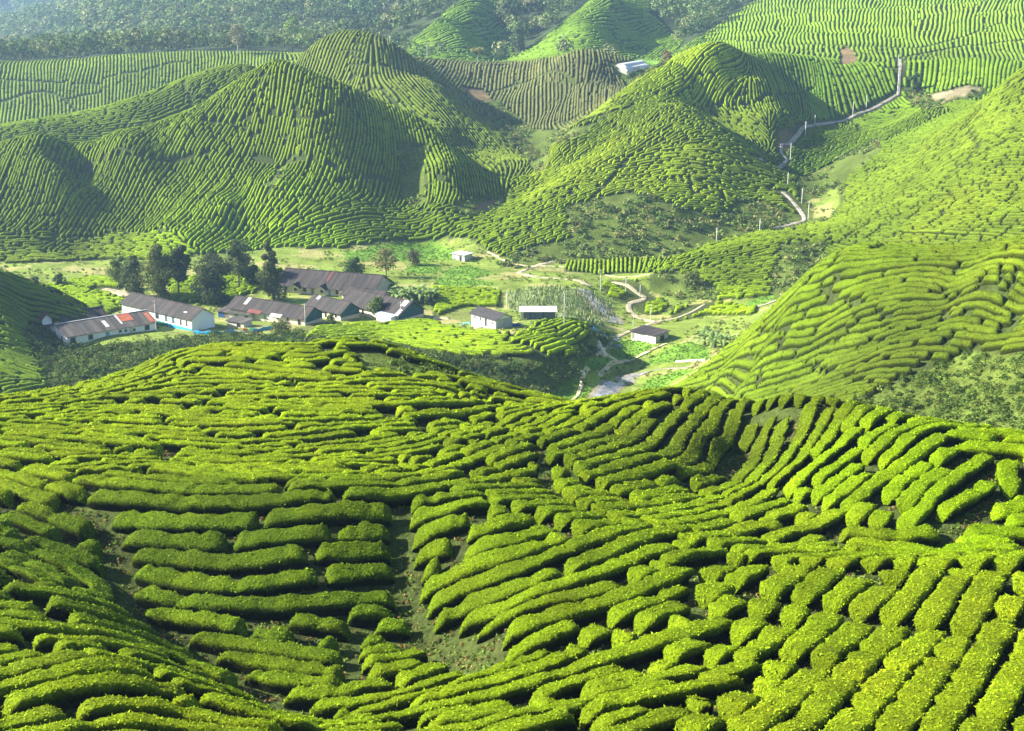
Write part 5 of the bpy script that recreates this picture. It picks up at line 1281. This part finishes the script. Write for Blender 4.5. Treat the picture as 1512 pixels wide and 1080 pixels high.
sheetfence([(286,493),(305,494),(330,494),(346,491)], 6, M_TARP, 'bright blue sheet fence in front of the white hall gable')
sheetfence([(374,491),(390,488),(404,484)], 5.5, M_TARP, 'turquoise blue sheet fence before the front teal house')
sheetfence([(346,492),(360,492),(374,491)], 4, M_GREY, 'grey board fence between the two blue sheet fences', 'board_fence')
# stone retaining wall of the lower plots
def wallrun(pl, hpx, label, mat=M_CONC):
    c_ = course(pl, .5, dmin=205, dmax=330); L0 = (c_[0,0], c_[0,1], float(hgt(*c_[0]))); V = []; F_ = []
    d = np.gradient(c_, axis=0); d /= np.hypot(d[:,0], d[:,1])[:,None]; nn = np.stack([-d[:,1], d[:,0]], 1)*.14; h_ = hpx*.118
    for i, (x, y) in enumerate(c_):
        z = float(hgt(x, y))-L0[2]
        for sgn, zz_ in ((-1,-.5),(-1,h_),(1,h_),(1,-.5)): V.append((x+sgn*nn[i,0]-L0[0], y+sgn*nn[i,1]-L0[1], z+zz_))
    for i in range(len(c_)-1):
        for k in range(3): F_.append((i*4+k, i*4+k+1, (i+1)*4+k+1, (i+1)*4+k))
    F_ += [(0,3,2,1), tuple((len(c_)-1)*4+k for k in (0,1,2,3))]
    me = bpy.data.meshes.new('retaining_wall'); me.from_pydata(V, [], F_); me.update(); o = link(me, 'retaining_wall', [mat]); o.location = L0
    o['label'] = label; o['category'] = 'wall'; o['group'] = 'low walls of the valley plots'
wallrun([(998,535),(1020,533.5),(1042,532)], 2.5, 'pale concrete wall along the lower edge of the triangular green field')
wallrun([(1092,452),(1108,454),(1130,451),(1148,444)], 2.0, 'curved pale wall round the small oval field at the right hill')
wallrun([(925,536),(945,527),(965,517),(985,508)], 1.5, 'low earth bank wall between the shack field and the triangular field', M_PATH)
# person on the field path
px_, py_, pz_ = hit(925.8, 531, 205, 330)
def person():
    me = bpy.data.meshes.new('person'); k = .62
    J = [(0,0,.92),(0,0,1.12),(0,.01,1.38),(0,0,1.50),(0,-.02,1.62),(0,-.02,1.72), (.10,0,.88),(.12,-.08,.48),(.12,.02,.07),(.12,-.12,.03), (-.10,0,.88),(-.12,.06,.48),(-.13,.16,.08),(-.13,.05,.03), (.19,0,1.38),(.25,.04,1.12),(.24,-.10,.90),(.24,-.14,.82), (-.19,0,1.38),(-.25,-.02,1.12),(-.24,-.16,.92),(-.24,-.20,.84)]
    E_ = [(0,1),(1,2),(2,3),(3,4),(4,5),(0,6),(6,7),(7,8),(8,9),(0,10),(10,11),(11,12),(12,13),(2,14),(14,15),(15,16),(16,17),(2,18),(18,19),(19,20),(20,21)]
    R_ = [.15,.14,.15,.06,.10,.08,.10,.075,.045,.04,.10,.075,.045,.04,.065,.05,.038,.03,.065,.05,.038,.03]
    me.from_pydata([(a*k, b*k, c*k) for a, b, c in J], E_, []); o = bpy.data.objects.new('person', me); col.objects.link(o)
    m = o.modifiers.new('skin', 'SKIN'); sv = me.skin_vertices[0].data if me.skin_vertices else None
    if sv is None:
        import bmesh
        bm = bmesh.new(); bm.from_mesh(me); bm.verts.layers.skin.verify(); bm.to_mesh(me); bm.free(); sv = me.skin_vertices[0].data
    for i, r in enumerate(R_): sv[i].radius = (r*k, r*k*.8)
    sv[0].use_root = True
    s2_ = o.modifiers.new('sub', 'SUBSURF'); s2_.levels = 1; s2_.render_levels = 2
    me.materials.append(M_CLOTH); o.location = (px_, py_, pz_+.02); o.rotation_euler = (0, 0, .6)
    v, f = tube([(0,-.02*k,1.70*k),(0,-.02*k,1.80*k),(0,-.02*k,1.86*k)], [.17*k,.10*k,.02*k], 10); pmesh('hat', [(v, f, 0)], [M_WOOD], o)
    o['label'] = 'person in dark clothes walking on the footpath between the green fields'; o['category'] = 'person'
person()
log('village', len(bpy.data.objects))
# ------------------------------------------------------------------ hazy air
def haze_box():
    y1 = 2720; x1 = U1*2720+8; z0 = float(GZ.min())-1.0; z1 = float(max(GZ.max()+14, 4.0))
    V, F_, _ = box(-x1, x1, -12, y1, z0, z1)
    me = bpy.data.meshes.new('haze'); me.from_pydata(V, [], F_); me.update()
    m = bpy.data.materials.new('haze'); m.use_nodes = True; nt = m.node_tree
    nt.nodes.remove(nt.nodes['Principled BSDF'])
    v = nt.nodes.new('ShaderNodeVolumePrincipled'); v.inputs['Color'].default_value = (.38,.64,1.0,1); v.inputs['Density'].default_value = HAZE; v.inputs['Anisotropy'].default_value = .25
    nt.links.new(v.outputs[0], nt.nodes['Material Output'].inputs['Volume'])
    o = link(me, 'haze', [m]); o['kind'] = 'stuff'; o['label'] = 'pale blue haze over the valley'; o['category'] = 'haze'
HAZE = 0.00019
haze_box()
# ------------------------------------------------------------------ camera, light, air
cam = bpy.data.cameras.new('camera'); co = bpy.data.objects.new('camera', cam); col.objects.link(co)
cam.sensor_width = 36; cam.lens = 36*F/1512; cam.clip_start = 0.5; cam.clip_end = 6000
co.location = (0,0,0); co.rotation_euler = (math.radians(90)-PITCH, 0, 0)
scene.camera = co
SUN = Vector((-0.84, 0.10, 0.50)).normalized()
sl = bpy.data.lights.new('sun', 'SUN'); so = bpy.data.objects.new('sun', sl); col.objects.link(so)
sl.energy = 5.0; sl.angle = math.radians(0.5); sl.color = (1.0, 0.91, 0.75)
so.rotation_euler = SUN.to_track_quat('Z', 'Y').to_euler(); so.location = (-200, 100, 300)
w = bpy.data.worlds.new('World'); scene.world = w; w.use_nodes = True
wn = w.node_tree; bg = wn.nodes['Background']
sky = wn.nodes.new('ShaderNodeTexSky'); sky.sky_type = 'NISHITA'; sky.sun_disc = False
sky.sun_elevation = math.asin(SUN.z); sky.sun_rotation = math.atan2(SUN.x, SUN.y)
wn.links.new(sky.outputs[0], bg.inputs[0]); bg.inputs[1].default_value = 0.05
vs = scene.view_settings; scene.display_settings.display_device = 'sRGB'
vs.view_transform = 'Standard'; vs.look = 'None'; vs.exposure = 2.16; vs.gamma = 1.0
scene.cycles.use_denoising = True
scene.cycles.max_bounces = 5; scene.cycles.diffuse_bounces = 3; scene.cycles.transparent_max_bounces = 8
log('done')
